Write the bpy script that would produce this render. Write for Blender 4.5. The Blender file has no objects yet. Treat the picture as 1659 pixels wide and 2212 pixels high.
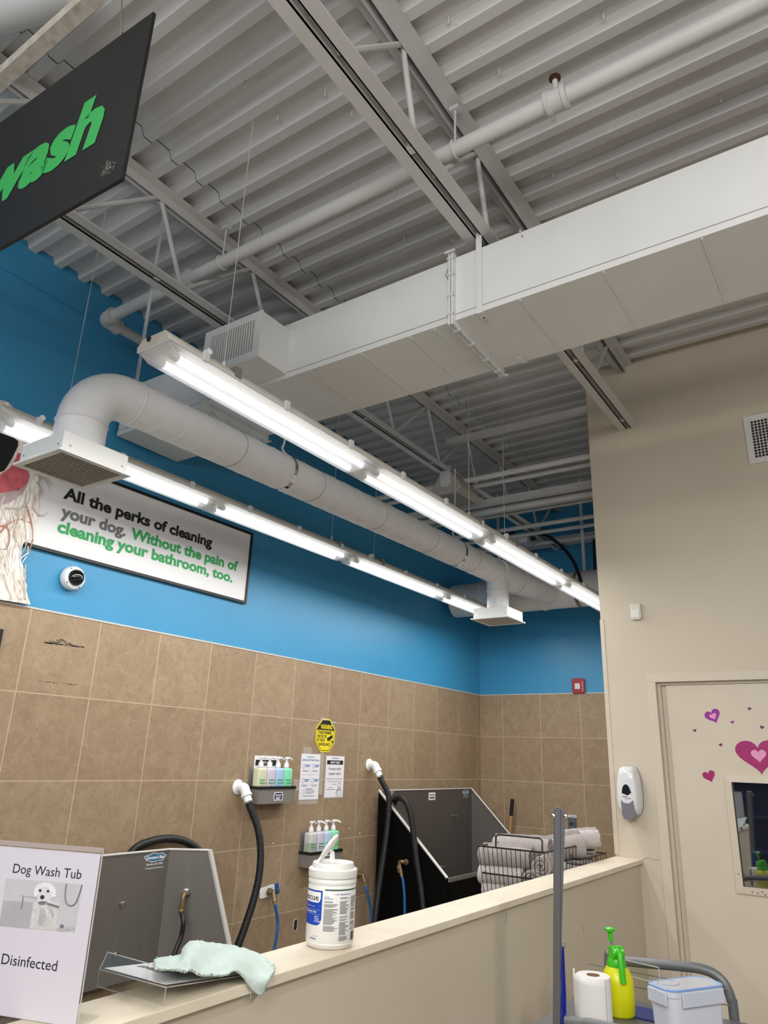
import bpy, bmesh, math, random
from mathutils import Vector, Matrix
random.seed(7)
S = bpy.context.scene
COL = S.collection
PI = math.pi

# ------------------------------------------------------------ camera, world, exposure, big lamps
FPX, CX, CY = 1551.92, 829.5, 1106.0
YAW, PIT, ROL = 0.60694842, 0.33102194, 0.03572476
CAM = Vector((0.0, 0.0, 1.66))
_f = Vector((-math.sin(YAW) * math.cos(PIT), math.cos(YAW) * math.cos(PIT), math.sin(PIT)))
_r = Vector((math.cos(YAW), math.sin(YAW), 0))
_u = _r.cross(_f)
_r2 = math.cos(ROL) * _r + math.sin(ROL) * _u
_u2 = -math.sin(ROL) * _r + math.cos(ROL) * _u
cam = bpy.data.objects.new('camera', bpy.data.cameras.new('camera'))
COL.objects.link(cam)
M3 = Matrix((_r2, _u2, -_f)).transposed()
cam.matrix_world = Matrix.Translation(CAM) @ M3.to_4x4()
cam.data.sensor_fit = 'VERTICAL'
cam.data.sensor_height = 36.0
cam.data.sensor_width = 27.0
cam.data.lens = 36.0 * FPX / 2212.0
cam.data.clip_start = 0.02
S.camera = cam
S.view_settings.view_transform = 'Standard'
S.view_settings.look = 'None'
S.view_settings.gamma = 1.0
S.view_settings.use_curve_mapping = False
S.view_settings.exposure = 0.0

W = bpy.data.worlds.new('store_ambience')
S.world = W
W.use_nodes = True
W.node_tree.nodes['Background'].inputs[0].default_value = (0.80, 0.83, 0.90, 1)
W.node_tree.nodes['Background'].inputs[1].default_value = 0.15

TUBE_POWER = 1.7
FIXTURE_WATTS = 21.0
def lamp(name, loc, aim, sx, sy, power, color=(1.0, 0.97, 0.93)):
    l = bpy.data.lights.new(name, 'AREA')
    l.shape = 'RECTANGLE'; l.size = sx; l.size_y = sy; l.energy = power; l.color = color
    o = bpy.data.objects.new(name, l); COL.objects.link(o)
    o.location = loc
    d = Vector(aim) - Vector(loc)
    o.rotation_euler = d.to_track_quat('-Z', 'Y').to_euler()
    return o
# store ceiling lamps, plus upward fills and a front fill that are added
lamp('store_lamp_and_fill', (0.1, -1.3, 2.6), (-1.2, 1.2, 4.25), 2.4, 0.3, 38)  # added upward fill to brighten the roof deck, not a store fixture
lamp('store_lamp_and_fill', (1.3, -0.6, 2.6), (0.4, 1.6, 4.25), 2.4, 0.3, 13)  # second added upward fill, weaker, for the deck further right
lamp('store_lamp_and_fill', (0.3, -1.6, 3.9), (0.3, -1.2, 0), 0.25, 2.4, 60)
lamp('store_lamp_and_fill', (2.6, 0.6, 3.9), (2.4, 0.9, 0), 0.25, 2.4, 115)
lamp('store_lamp_and_fill', (-1.6, -2.2, 3.9), (-1.6, -1.8, 0), 0.25, 2.4, 60)
lamp('store_lamp_and_fill', (0.8, -4.5, 3.9), (0.6, -3.0, 0), 3.0, 1.2, 120)
lamp('added_front_fill', (1.0, -8.0, 2.2), (-0.5, 3.0, 2.6), 7.0, 3.2, 235, (0.93, 0.96, 1.0))  # added cool fill from the front, brightens the duct face

def at(px, py, ax, v):
    """world point seen at photo pixel (px,py) lying on the plane axis=v"""
    d = (px - CX) / FPX * _r2 - (py - CY) / FPX * _u2 + _f
    t = (v - CAM[ax]) / d[ax]
    return CAM + d * t

# ------------------------------------------------------------ materials
def lin(c):
    return c / 12.92 if c <= 0.04045 else ((c + 0.055) / 1.055) ** 2.4
def rgb(h, k=1.0):
    h = h.lstrip('#')
    return tuple(lin(int(h[i:i + 2], 16) / 255.0) * k for i in (0, 2, 4)) + (1.0,)
_mats = {}
def mat(name, col, rough=0.5, metal=0.0, var=0.0, scale=8.0, bump=0.0, bscale=60.0, spec=0.5, trans=0.0,
        alpha=1.0, emit=0.0, coat=0.0, sss=0.0, stretch=None):
    if name in _mats: return _mats[name]
    m = bpy.data.materials.new(name); m.use_nodes = True
    nt = m.node_tree; N = nt.nodes; L = nt.links
    b = N['Principled BSDF']
    c = rgb(col) if isinstance(col, str) else col
    b.inputs['Base Color'].default_value = c
    b.inputs['Roughness'].default_value = rough
    b.inputs['Metallic'].default_value = metal
    b.inputs['Specular IOR Level'].default_value = spec
    b.inputs['Transmission Weight'].default_value = trans
    b.inputs['Alpha'].default_value = alpha
    b.inputs['Coat Weight'].default_value = coat
    if sss:
        b.inputs['Subsurface Weight'].default_value = sss
        b.inputs['Subsurface Radius'].default_value = (0.02, 0.02, 0.02)
    if emit:
        b.inputs['Emission Color'].default_value = c
        b.inputs['Emission Strength'].default_value = emit
    if var or bump:
        tc = N.new('ShaderNodeTexCoord')
        mp = N.new('ShaderNodeMapping'); L.new(tc.outputs['Object'], mp.inputs['Vector'])
        if stretch: mp.inputs['Scale'].default_value = stretch
    if var:
        n = N.new('ShaderNodeTexNoise'); n.inputs['Scale'].default_value = scale
        n.inputs['Detail'].default_value = 4.0
        L.new(mp.outputs[0], n.inputs['Vector'])
        r = N.new('ShaderNodeMapRange')
        r.inputs['From Min'].default_value = 0.3; r.inputs['From Max'].default_value = 0.7
        r.inputs['To Min'].default_value = 1.0 - var; r.inputs['To Max'].default_value = 1.0 + var
        L.new(n.outputs['Fac'], r.inputs['Value'])
        mx = N.new('ShaderNodeVectorMath'); mx.operation = 'SCALE'
        mx.inputs[0].default_value = c[:3]
        L.new(r.outputs[0], mx.inputs['Scale'])
        L.new(mx.outputs[0], b.inputs['Base Color'])
    if bump:
        n2 = N.new('ShaderNodeTexNoise'); n2.inputs['Scale'].default_value = bscale
        L.new(mp.outputs[0], n2.inputs['Vector'])
        bp = N.new('ShaderNodeBump'); bp.inputs['Strength'].default_value = bump
        bp.inputs['Distance'].default_value = 0.002
        L.new(n2.outputs['Fac'], bp.inputs['Height'])
        L.new(bp.outputs[0], b.inputs['Normal'])
    _mats[name] = m
    return m

def tile_mat(name, axis, off, pitch, ztop, zp):
    m = bpy.data.materials.new(name); m.use_nodes = True
    nt = m.node_tree; N = nt.nodes; L = nt.links; b = N['Principled BSDF']
    tc = N.new('ShaderNodeTexCoord'); sp = N.new('ShaderNodeSeparateXYZ'); L.new(tc.outputs['Object'], sp.inputs[0])
    def math_(op, a, bb):
        q = N.new('ShaderNodeMath'); q.operation = op
        for i, v in enumerate((a, bb)):
            if v is None: continue
            if isinstance(v, (int, float)): q.inputs[i].default_value = v
            else: L.new(v, q.inputs[i])
        return q.outputs[0]
    u = math_('DIVIDE', math_('SUBTRACT', sp.outputs[axis], off), pitch)
    v = math_('DIVIDE', math_('SUBTRACT', sp.outputs[2], ztop), zp)
    def edge(t, p):
        fr = math_('FRACT', t, None)
        d = math_('ABSOLUTE', math_('SUBTRACT', fr, 0.5), None)   # .5 at joint
        return math_('GREATER_THAN', d, 0.5 - 0.0026 / p)
    g = math_('MAXIMUM', edge(u, pitch), edge(v, zp))
    # each tile its own tint
    wn = N.new('ShaderNodeTexWhiteNoise'); wn.noise_dimensions = '2D'
    cb = N.new('ShaderNodeCombineXYZ'); L.new(math_('FLOOR', u, None), cb.inputs[0]); L.new(math_('FLOOR', v, None), cb.inputs[1])
    L.new(cb.outputs[0], wn.inputs['Vector'])
    n1 = N.new('ShaderNodeTexNoise'); n1.inputs['Scale'].default_value = 11; n1.inputs['Detail'].default_value = 8; n1.inputs['Roughness'].default_value = 0.7
    n1.inputs['Distortion'].default_value = 1.2
    L.new(tc.outputs['Object'], n1.inputs['Vector'])
    n2 = N.new('ShaderNodeTexNoise'); n2.inputs['Scale'].default_value = 46; n2.inputs['Detail'].default_value = 5; n2.inputs['Distortion'].default_value = 2.5
    L.new(tc.outputs['Object'], n2.inputs['Vector'])
    s = math_('ADD', math_('MULTIPLY', n1.outputs['Fac'], 0.7), math_('MULTIPLY', n2.outputs['Fac'], 0.45))
    s = math_('ADD', s, math_('MULTIPLY', wn.outputs['Value'], 0.10))
    cr = N.new('ShaderNodeValToRGB')
    cr.color_ramp.elements[0].position = 0.36; cr.color_ramp.elements[0].color = rgb('#836f59')
    cr.color_ramp.elements[1].position = 0.86; cr.color_ramp.elements[1].color = rgb('#aa977d')
    e = cr.color_ramp.elements.new(0.6); e.color = rgb('#978269')
    L.new(s, cr.inputs[0])
    mx = N.new('ShaderNodeMix'); mx.data_type = 'RGBA'
    L.new(g, mx.inputs['Factor']); L.new(cr.outputs[0], mx.inputs['A']); mx.inputs['B'].default_value = rgb('#bda890')
    L.new(mx.outputs['Result'], b.inputs['Base Color'])
    b.inputs['Roughness'].default_value = 0.55
    b.inputs['Specular IOR Level'].default_value = 0.35
    bp = N.new('ShaderNodeBump'); bp.inputs['Strength'].default_value = 0.5; bp.inputs['Distance'].default_value = 0.003
    h = math_('SUBTRACT', math_('MULTIPLY', n2.outputs['Fac'], 0.25), g)
    L.new(h, bp.inputs['Height']); L.new(bp.outputs[0], b.inputs['Normal'])
    return m

BLUE = mat('blue_paint', '#3a8ebb', 0.42, var=0.03, scale=3, bump=0.12, bscale=220)
BEIGE = mat('beige_paint', '#c8bdaa', 0.55, var=0.03, scale=2.2, bump=0.15, bscale=160)
BEIGE2 = mat('beige_gloss_paint', '#cbc0ae', 0.4, var=0.03, scale=3, bump=0.06, bscale=120)
CAPM = mat('cap_laminate', '#e0d4bf', 0.45, var=0.06, scale=9, bump=0.05)
DECK = mat('deck_white_paint', '#c8c7c5', 0.5, var=0.05, scale=2.5)
STEEL = mat('painted_steel', '#c5c4c2', 0.5, var=0.05, scale=6)
DUCT = mat('duct_white_paint', '#d3d4d2', 0.38, var=0.03, scale=4, bump=0.06, bscale=30)
DUCTR = mat('round_duct_paint', '#d5d6d8', 0.45, var=0.05, scale=7)
SEAM = mat('seam_grey', '#6d6a66', 0.7)  # plain grey for seam lines, bands, wires and screw heads
DARK = mat('dark_gap', '#1a1a1a', 0.8)
BLACK = mat('black_plastic', '#0c0c0e', 0.45)
BLACKHOSE = mat('black_hose_rubber', '#17181b', 0.42, spec=0.5)
BLACKMAT = mat('black_board', '#0c0c0d', 0.55, var=0.15, scale=25)
WHITE = mat('white_plastic', '#e6e6e6', 0.3)
WHITEM = mat('white_matte', '#e2e1df', 0.6)
PAPER = mat('white_paper', '#e8e7ee', 0.6)
TRIM = mat('white_metal_trim', '#d8d6d2', 0.35)
TILETRIM = mat('tile_edge_strip', '#c2beb6', 0.5)
INK = mat('black_ink', '#1b1b1f', 0.6)
INK_GREY = mat('grey_ink', '#6f6f72', 0.6)
GREEN = mat('green_ink', '#2ba35a', 0.5)
GREEN2 = mat('sign_green', '#2e9a4c', 0.5)
BLUEINK = mat('blue_ink', '#1c4fa0', 0.5)
HOUSING = mat('fixture_housing', '#bcb7ab', 0.5, var=0.08, scale=12)
SSTEEL = mat('stainless_brushed', '#8a8885', 0.42, metal=0.6, var=0.10, scale=5, bump=0.10, bscale=40, stretch=(1, 14, 1))
SSBRIGHT = mat('stainless_edge', '#cfcdc9', 0.35, metal=0.15)
BLACKPANEL = mat('black_coated_panel', '#050505', 0.7, spec=0.1)
BRASS = mat('aged_brass', '#877553', 0.42, metal=0.6, var=0.15, scale=40)
CHROME = mat('chrome', '#cfcfcf', 0.12, metal=1.0)
BLUEHOSE = mat('blue_hose', '#1b5c9c', 0.4)
CLEAR = None

# ------------------------------------------------------------ mesh builder
ROOT = {}
def frame(o, u, v, w):
    m = Matrix.Identity(4)
    for i, a in enumerate((u, v, w)):
        a = Vector(a)
        m[0][i], m[1][i], m[2][i] = a
    m[0][3], m[1][3], m[2][3] = o
    return m
def on_left(y, z, x=-3.5): return frame((x, y, z), (0, 1, 0), (0, 0, 1), (1, 0, 0))      # u=+Y v=+Z out=+X
def on_front(x, z, y): return frame((x, y, z), (1, 0, 0), (0, 0, 1), (0, -1, 0))         # u=+X v=+Z out=-Y
def axis_frame(p0, d):
    d = Vector(d).normalized()
    a = Vector((0, 0, 1)) if abs(d.z) < 0.9 else Vector((1, 0, 0))
    u = a.cross(d).normalized(); v = d.cross(u)
    return frame(p0, u, v, d)

class MB:
    def __init__(s):
        s.bm = bmesh.new(); s.mats = []
    def mi(s, m):
        if m not in s.mats: s.mats.append(m)
        return s.mats.index(m)
    def face(s, vs, m):
        try:
            f = s.bm.faces.new(vs); f.material_index = s.mi(m); return f
        except ValueError: return None
    def poly(s, pts, m): return s.face([s.bm.verts.new(p) for p in pts], m)
    def box(s, a, b, m, M=None):
        x0, y0, z0 = a; x1, y1, z1 = b
        P = [(x0, y0, z0), (x1, y0, z0), (x1, y1, z0), (x0, y1, z0), (x0, y0, z1), (x1, y0, z1), (x1, y1, z1), (x0, y1, z1)]
        v = [s.bm.verts.new((M @ Vector(p)) if M else p) for p in P]
        for q in ((0, 3, 2, 1), (4, 5, 6, 7), (0, 1, 5, 4), (1, 2, 6, 5), (2, 3, 7, 6), (3, 0, 4, 7)):
            s.face([v[i] for i in q], m)
        return s
    def ring(s, M, r, n, z, rx=None):
        return [s.bm.verts.new(M @ Vector((r * math.cos(2 * PI * k / n), (rx or r) * math.sin(2 * PI * k / n), z))) for k in range(n)]
    def lathe(s, prof, M, m, n=28, caps=True):
        rings = [s.ring(M, max(r, 1e-5), n, z) for r, z in prof]
        for a, b in zip(rings, rings[1:]):
            for k in range(n):
                s.face([a[k], a[(k + 1) % n], b[(k + 1) % n], b[k]], m)
        if caps:
            if prof[0][0] > 1e-4: s.face(rings[0][::-1], m)
            if prof[-1][0] > 1e-4: s.face(rings[-1], m)
        return s
    def cyl(s, p0, p1, r, m, r1=None, n=14):
        p0, p1 = Vector(p0), Vector(p1); d = p1 - p0
        return s.lathe([(r, 0), (r1 if r1 is not None else r, d.length)], axis_frame(p0, d), m, n)
    def tube(s, pts, r, m, n=10, rf=None, caps=True, closed=False):
        pts = [Vector(p) for p in pts]
        T = []
        for i in range(len(pts)):
            if closed: T.append((pts[(i + 1) % len(pts)] - pts[i - 1]).normalized())
            else: T.append((pts[min(i + 1, len(pts) - 1)] - pts[max(i - 1, 0)]).normalized())
        a = Vector((0, 0, 1)) if abs(T[0].z) < 0.9 else Vector((1, 0, 0))
        u = (a - T[0] * a.dot(T[0])).normalized()
        rings = []
        for i, p in enumerate(pts):
            u = (u - T[i] * u.dot(T[i])).normalized(); v = T[i].cross(u)
            rr = rf(i) if rf else r
            rings.append([s.bm.verts.new(p + rr * (math.cos(2 * PI * k / n) * u + math.sin(2 * PI * k / n) * v)) for k in range(n)])
        seq = list(zip(rings, rings[1:])) + ([(rings[-1], rings[0])] if closed else [])
        for A, B in seq:
            for k in range(n): s.face([A[k], A[(k + 1) % n], B[(k + 1) % n], B[k]], m)
        if caps and not closed:
            s.face(rings[0][::-1], m); s.face(rings[-1], m)
        return s
    def prism(s, poly, M, w0, w1, m, mside=None):
        n = len(poly)
        if sum(poly[i][0] * poly[(i + 1) % n][1] - poly[(i + 1) % n][0] * poly[i][1] for i in range(n)) < 0: poly = poly[::-1]
        A = [s.bm.verts.new(M @ Vector((u, v, w0))) for u, v in poly]
        B = [s.bm.verts.new(M @ Vector((u, v, w1))) for u, v in poly]
        s.face(A[::-1], m); s.face(B, m)
        for i in range(n): s.face([A[i], A[(i + 1) % n], B[(i + 1) % n], B[i]], mside or m)
        return s
    def grid(s, fn, nu, nv, m):
        V = [[s.bm.verts.new(fn(i / nu, j / nv)) for i in range(nu + 1)] for j in range(nv + 1)]
        for j in range(nv):
            for i in range(nu): s.face([V[j][i], V[j][i + 1], V[j + 1][i + 1], V[j + 1][i]], m)
        return s
    def text(s, t, fn, u0, v0, m, width=None, height=0.05, bold=0.0, align='LEFT', shear=0.0, w=0.0008):
        """fn is a Matrix or callable(Vector(u,v,w)); height is the cap height; text starts at (u0,v0) on its baseline"""
        cu = bpy.data.curves.new('t', 'FONT'); cu.body = t; cu.size = 1.0; cu.offset = bold; cu.shear = shear
        cu.resolution_u = 3
        ob = bpy.data.objects.new('t', cu); COL.objects.link(ob)
        dg = bpy.context.evaluated_depsgraph_get()
        me = bpy.data.meshes.new_from_object(ob.evaluated_get(dg))
        bpy.data.objects.remove(ob); bpy.data.curves.remove(cu)
        if not me.vertices: return s
        xs = [v.co.x for v in me.vertices]; x0, x1 = min(xs), max(xs)
        ky = height / 0.70
        kx = (width / (x1 - x0)) if width else ky
        sh = {'LEFT': 0, 'CENTER': -0.5, 'RIGHT': -1.0}[align] * (x1 - x0) * kx
        vs = []
        for v in me.vertices:
            p = Vector((u0 + sh + (v.co.x - x0) * kx, v0 + v.co.y * ky, w))
            vs.append(s.bm.verts.new(fn @ p if isinstance(fn, Matrix) else fn(p)))
        for p in me.polygons: s.face([vs[i] for i in p.vertices], m)
        bpy.data.meshes.remove(me)
        return s
    def build(s, name, parent=None, loc=None, smooth=True, angle=38, sub=0, bevel=0.0, label=None, solid=0.0):
        me = bpy.data.meshes.new(name)
        bmesh.ops.recalc_face_normals(s.bm, faces=s.bm.faces) if not getattr(s, 'keep', False) else None
        if parent is not None: o0 = ROOT.get(parent.name, Vector((0, 0, 0)))
        else: o0 = Vector(loc) if loc is not None else Vector((0, 0, 0))
        if o0.length: bmesh.ops.translate(s.bm, verts=s.bm.verts, vec=-o0)
        s.bm.to_mesh(me); s.bm.free()
        for m in s.mats: me.materials.append(m)
        if smooth:
            for p in me.polygons: p.use_smooth = True
            me.set_sharp_from_angle(angle=math.radians(angle))
        o = bpy.data.objects.new(name, me); COL.objects.link(o)
        if parent is not None: o.parent = parent
        else: o.location = o0
        ROOT[o.name] = o0
        if bevel:
            b = o.modifiers.new('bevel', 'BEVEL'); b.width = bevel; b.segments = 2; b.limit_method = 'ANGLE'
        if solid:
            b = o.modifiers.new('solid', 'SOLIDIFY'); b.thickness = solid; b.offset = 0
        if sub:
            b = o.modifiers.new('sub', 'SUBSURF'); b.levels = sub; b.render_levels = sub
        if label: o['label'] = label
        return o

def tag(o, label, cat, group=None, kind=None):
    o['label'] = label; o['category'] = cat
    if group: o['group'] = group
    if kind: o['kind'] = kind
    return o
def struct(o): o['kind'] = 'structure'; return o
def thing(name, loc, label, cat, group=None):
    o = bpy.data.objects.new(name, None); COL.objects.link(o); o.empty_display_size = 0.05
    o.location = loc; ROOT[o.name] = Vector(loc)
    return tag(o, label, cat, group)
def copy_tree(o, parent=None):
    c = o.copy(); COL.objects.link(c)
    if parent is not None: c.parent = parent
    ROOT[c.name] = ROOT.get(o.name, Vector((0, 0, 0)))
    for ch in list(o.children): copy_tree(ch, c)
    return c
def smooth_path(pts, n):
    """Catmull-Rom through pts"""
    P = [Vector(p) for p in pts]; P = [2 * P[0] - P[1]] + P + [2 * P[-1] - P[-2]]
    out = []
    segs = len(P) - 3
    for i in range(segs):
        a, b, c, d = P[i:i + 4]
        for k in range(n):
            t = k / n
            out.append(0.5 * ((2 * b) + (c - a) * t + (2 * a - 5 * b + 4 * c - d) * t * t + (3 * b - a - 3 * c + d) * t ** 3))
    out.append(P[-2])
    return out
def resample(pts, step):
    out = [pts[0]]; acc = 0
    for a, b in zip(pts, pts[1:]):
        L = (b - a).length
        while acc + L >= step:
            t = (step - acc) / L
            a = a + (b - a) * t; L = (b - a).length; acc = 0
            out.append(a)
        acc += L
    return out
def corrugated(mb, pts, r, m, pitch=0.0075, depth=0.10, n=14):
    q = resample(smooth_path(pts, 24), pitch / 3)
    mb.tube(q, r, m, n=n, rf=lambda i: r * (1 - depth * (1.0 if i % 3 == 0 else 0.0)))
def rrect(w, h, r, n=4):
    out = []
    for cx, cy, a0 in ((w / 2 - r, h / 2 - r, 0), (-w / 2 + r, h / 2 - r, 90), (-w / 2 + r, -h / 2 + r, 180), (w / 2 - r, -h / 2 + r, 270)):
        for k in range(n + 1):
            a = math.radians(a0 + 90 * k / n); out.append((cx + r * math.cos(a), cy + r * math.sin(a)))
    return out
def circle(r, n=24, cx=0, cy=0, ry=None):
    return [(cx + r * math.cos(2 * PI * k / n), cy + (ry or r) * math.sin(2 * PI * k / n)) for k in range(n)]
I4 = Matrix.Identity(4)
# ============================================================ SETTING
XW, YB, YR = -3.5, 6.905, 4.395            # tiled wall, end wall, beige wall
ZT = 2.318                                 # top of tiling
TILE_L = tile_mat('tile_left', 1, 1.957, 0.406, ZT, 0.408)
TILE_B = tile_mat('tile_back', 0, -2.842, 0.403, ZT, 0.408)
FLOORM = mat('sealed_concrete', '#9b948a', 0.35, var=0.08, scale=2)

b = MB(); b.box((-3.7, -4.5, -0.1), (5.0, 7.1, 0.0), FLOORM); struct(b.build('floor', smooth=False))
b = MB()
b.box((-3.7, -1.5, ZT), (XW, YB + 0.2, 4.03), BLUE)
b.box((-3.7, -1.5, 4.03), (XW + 0.008, YB + 0.2, 4.36), BLUE)
b.box((-3.7, -1.5, 0), (XW + 0.004, YB + 0.2, ZT), TILE_L)
wall_left = struct(b.build('wall_left', smooth=False))
b = MB()
b.box((XW, YB, ZT), (-1.2, YB + 0.15, 4.36), BLUE)
b.box((XW, YB - 0.004, 0), (-1.2, YB + 0.15, ZT), TILE_B)
wall_back = struct(b.build('wall_back', smooth=False))
b = MB()
XE = -1.393
b.box((XE, YR, 0), (-1.112, YR + 0.13, 4.30), BEIGE)
b.box((-1.112, YR, 2.148), (-0.125, YR + 0.13, 4.30), BEIGE)
b.box((-0.125, YR, 0), (3.2, YR + 0.13, 4.30), BEIGE)
b.box((XE, YR + 0.13, 0), (XE + 0.12, YB, 4.30), BEIGE)
wall_right = struct(b.build('wall_right', smooth=False))
b = MB(); b.box((XW, -1.5, ZT - 0.002), (XW + 0.007, YB, ZT + 0.007), TILETRIM); struct(b.build('trim_1', smooth=False))
b = MB(); b.box((XW, YB - 0.007, ZT - 0.002), (XE, YB, ZT + 0.006), TILETRIM); struct(b.build('trim_2', smooth=False))
b = MB(); b.box((XE - 0.004, YR - 0.004, 1.20), (XE + 0.02, YR + 0.02, 2.52), BEIGE2); struct(b.build('trim_3', smooth=False))

# half wall with its wooden cap
b = MB(); b.box((-1.385, 0.74, 0), (-1.262, YR, 1.168), BEIGE); half_wall = struct(b.build('wall_half', smooth=False))
b = MB(); b.box((-1.396, 0.72, 1.168), (-1.245, YR, 1.190), CAPM); cap = struct(b.build('trim_4', smooth=False, bevel=0.002))

# corrugated roof deck, ribs along X; two sheets meeting at a lap
ZD, ZU, PIT_D, Y0D = 4.222, 4.262, 0.1524, 2.025
def deck_sheet(x0, x1, dz, mb, ya, yb):
    prof = []
    k = math.floor((ya - Y0D) / PIT_D)
    while Y0D + k * PIT_D < yb:
        y = Y0D + k * PIT_D
        for dy, z in ((-0.038, ZU), (-0.021, ZD), (0.021, ZD), (0.038, ZU)):
            if ya <= y + dy <= yb: prof.append((y + dy, z + dz))
        k += 1
    A = [mb.bm.verts.new((x0, y, z)) for y, z in prof]; B = [mb.bm.verts.new((x1, y, z)) for y, z in prof]
    for i in range(len(prof) - 1): mb.face([A[i], B[i], B[i + 1], A[i + 1]], DECK)
b = MB(); b.keep = True
deck_sheet(XW - 0.1, -2.333, 0.0, b, -0.6, YB + 0.1)
deck_sheet(-2.331, 1.2, 0.003, b, -0.6, YR + 0.1)
deck_sheet(-2.331, XE + 0.05, 0.003, b, YR + 0.1 - 0.02, YB + 0.1)
deck_sheet(1.202, 3.2, 0.0, b, -0.6, YR + 0.1)
b.box((XW - 0.1, -0.6, ZU + 0.006), (3.2, YB + 0.1, ZU + 0.06), DARK)
ceiling = struct(b.build('ceiling', smooth=False))
for px, py in ((530, 180), (702, 198), (600, 250), (630, 372), (969, 40), (985, 42), (1303, 30), (1310, 52), (1078, 150), (1605, 68),
               (1195, 248), (1338, 272), (1463, 270), (1195, 372), (1333, 372), (873, 512), (977, 515), (852, 415), (853, 118), (1040, 105),
               (1172, 372), (612, 545), (600, 532), (305, 520), (340, 530), (850, 300), (714, 495), (760, 240), (1485, 205), (1556, 210), (925, 210)):
    p = at(px, py, 2, 4.255)
    s_ = MB(); s_.cyl(p + Vector((0, 0, 0.008)), p + Vector((0, 0, -0.024)), 0.0036, WHITEM, n=6); s_.build('deck_screw', ceiling, smooth=False)

# ---------------------------------------------------------------- door with heart stickers, reflective pane
door = bpy.data.objects.new('door_1', None); COL.objects.link(door); door.location = (-0.62, YR, 0); ROOT['door_1'] = Vector(door.location); struct(door)
b = MB()
FW = 0.050
y0, y1 = YR - 0.006, YR + 0.10
XL, XR_ = -1.097, -0.14
for side in (0, 1):
    if side == 0:
        b.box((XL - FW, y0, 0), (XL, y1, 2.133), BEIGE2); b.box((XL, YR + 0.028, 0), (XL + 0.018, y1, 2.133), BEIGE2); b.box((XL + 0.018, YR + 0.05, 0), (XL + 0.05, y1, 2.133), BEIGE2)
    else:
        b.box((XR_, y0, 0), (XR_ + FW, y1, 2.133), BEIGE2); b.box((XR_ - 0.05, YR + 0.05, 0), (XR_, y1, 2.133), BEIGE2)
b.box((XL - FW, y0, 2.133), (XR_ + FW, y1, 2.133 + FW), BEIGE2)
b.box((XL + 0.018, YR + 0.028, 2.118), (XR_ - 0.05, y1, 2.133), BEIGE2)
b.build('door_frame', door, smooth=False, bevel=0.002)
YS = YR + 0.030
wx0, wx1, wz0, wz1 = -0.757, -0.28, 1.108, 1.607
b = MB()
for a, c in (((XL + 0.049, YS, 0.01), (wx0, YS + 0.044, 2.116)), ((wx1, YS, 0.01), (XR_ - 0.02, YS + 0.044, 2.116)),
             ((wx0, YS, 0.01), (wx1, YS + 0.044, wz0)), ((wx0, YS, wz1), (wx1, YS + 0.044, 2.116))):
    b.box(a, c, BEIGE2)
slab = b.build('door_slab', door, smooth=False)
b = MB()
e = 0.034
Mf = on_front(0, 0, YS)
def trim_ring(b, x0, x1, z0, z1, e, out, m):
    o_ = [(x0 - e, z0 - e), (x1 + e, z0 - e), (x1 + e, z1 + e), (x0 - e, z1 + e)]
    i_ = [(x0, z0), (x1, z0), (x1, z1), (x0, z1)]
    for k in range(4):
        k2 = (k + 1) % 4
        for q0, q1, w0, w1 in ((o_, i_, out * 0.7, out), (i_, i_, out, -0.012), (o_, o_, 0, out * 0.7)):
            b.poly([Mf @ Vector((q0[k][0], q0[k][1], w0)), Mf @ Vector((q0[k2][0], q0[k2][1], w0)), Mf @ Vector((q1[k2][0], q1[k2][1], w1)), Mf @ Vector((q1[k][0], q1[k][1], w1))], m)
trim_ring(b, wx0, wx1, wz0, wz1, e, 0.012, BEIGE2)
wf = b.build('window_frame', door, smooth=False)
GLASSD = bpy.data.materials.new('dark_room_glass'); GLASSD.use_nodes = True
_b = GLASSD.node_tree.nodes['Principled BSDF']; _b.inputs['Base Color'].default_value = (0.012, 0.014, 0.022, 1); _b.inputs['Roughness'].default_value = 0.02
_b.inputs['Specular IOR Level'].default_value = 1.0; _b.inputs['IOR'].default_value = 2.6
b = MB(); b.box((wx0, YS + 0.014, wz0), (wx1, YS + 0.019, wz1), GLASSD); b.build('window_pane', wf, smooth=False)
b = MB()
for px, py in ((1653, 1933), (1637, 1929), (1625, 1927), (1647, 1927), (1595, 1888)):
    p = at(px, py, 1, YS - 0.011); b.prism(circle(0.004, 7, ry=0.0022), on_front(p.x, p.z, YS - 0.0115), 0, 0.0006, INK)
b.build('paint_chip', wf, smooth=False)

def heart_poly(s, n=40):
    out = []
    for k in range(n):
        t = 2 * PI * k / n
        out.append((s * math.sin(t) ** 3 / 1.0, s * (13 * math.cos(t) - 5 * math.cos(2 * t) - 2 * math.cos(3 * t) - math.cos(4 * t)) / 16.0))
    return out
def glitter(name, col):
    m = mat(name, col, 0.45)
    if 'glit' in m: return m
    m['glit'] = 1
    nt = m.node_tree; N = nt.nodes; L = nt.links; bb = N['Principled BSDF']
    tc = N.new('ShaderNodeTexCoord'); v = N.new('ShaderNodeTexVoronoi'); v.inputs['Scale'].default_value = 700
    L.new(tc.outputs['Object'], v.inputs['Vector'])
    r = N.new('ShaderNodeMapRange'); r.inputs['To Min'].default_value = 0.55; r.inputs['To Max'].default_value = 1.7
    sx = N.new('ShaderNodeSeparateColor'); L.new(v.outputs['Color'], sx.inputs[0]); L.new(sx.outputs[0], r.inputs['Value'])
    mx = N.new('ShaderNodeVectorMath'); mx.operation = 'SCALE'; mx.inputs[0].default_value = rgb(col)[:3]
    L.new(r.outputs[0], mx.inputs['Scale']); L.new(mx.outputs[0], bb.inputs['Base Color'])
    return m
MAG = glitter('magenta_glitter', '#950a5e'); PUR = glitter('purple_glitter', '#861289'); DKP = glitter('plum_glitter', '#5e0a4a')
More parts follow.
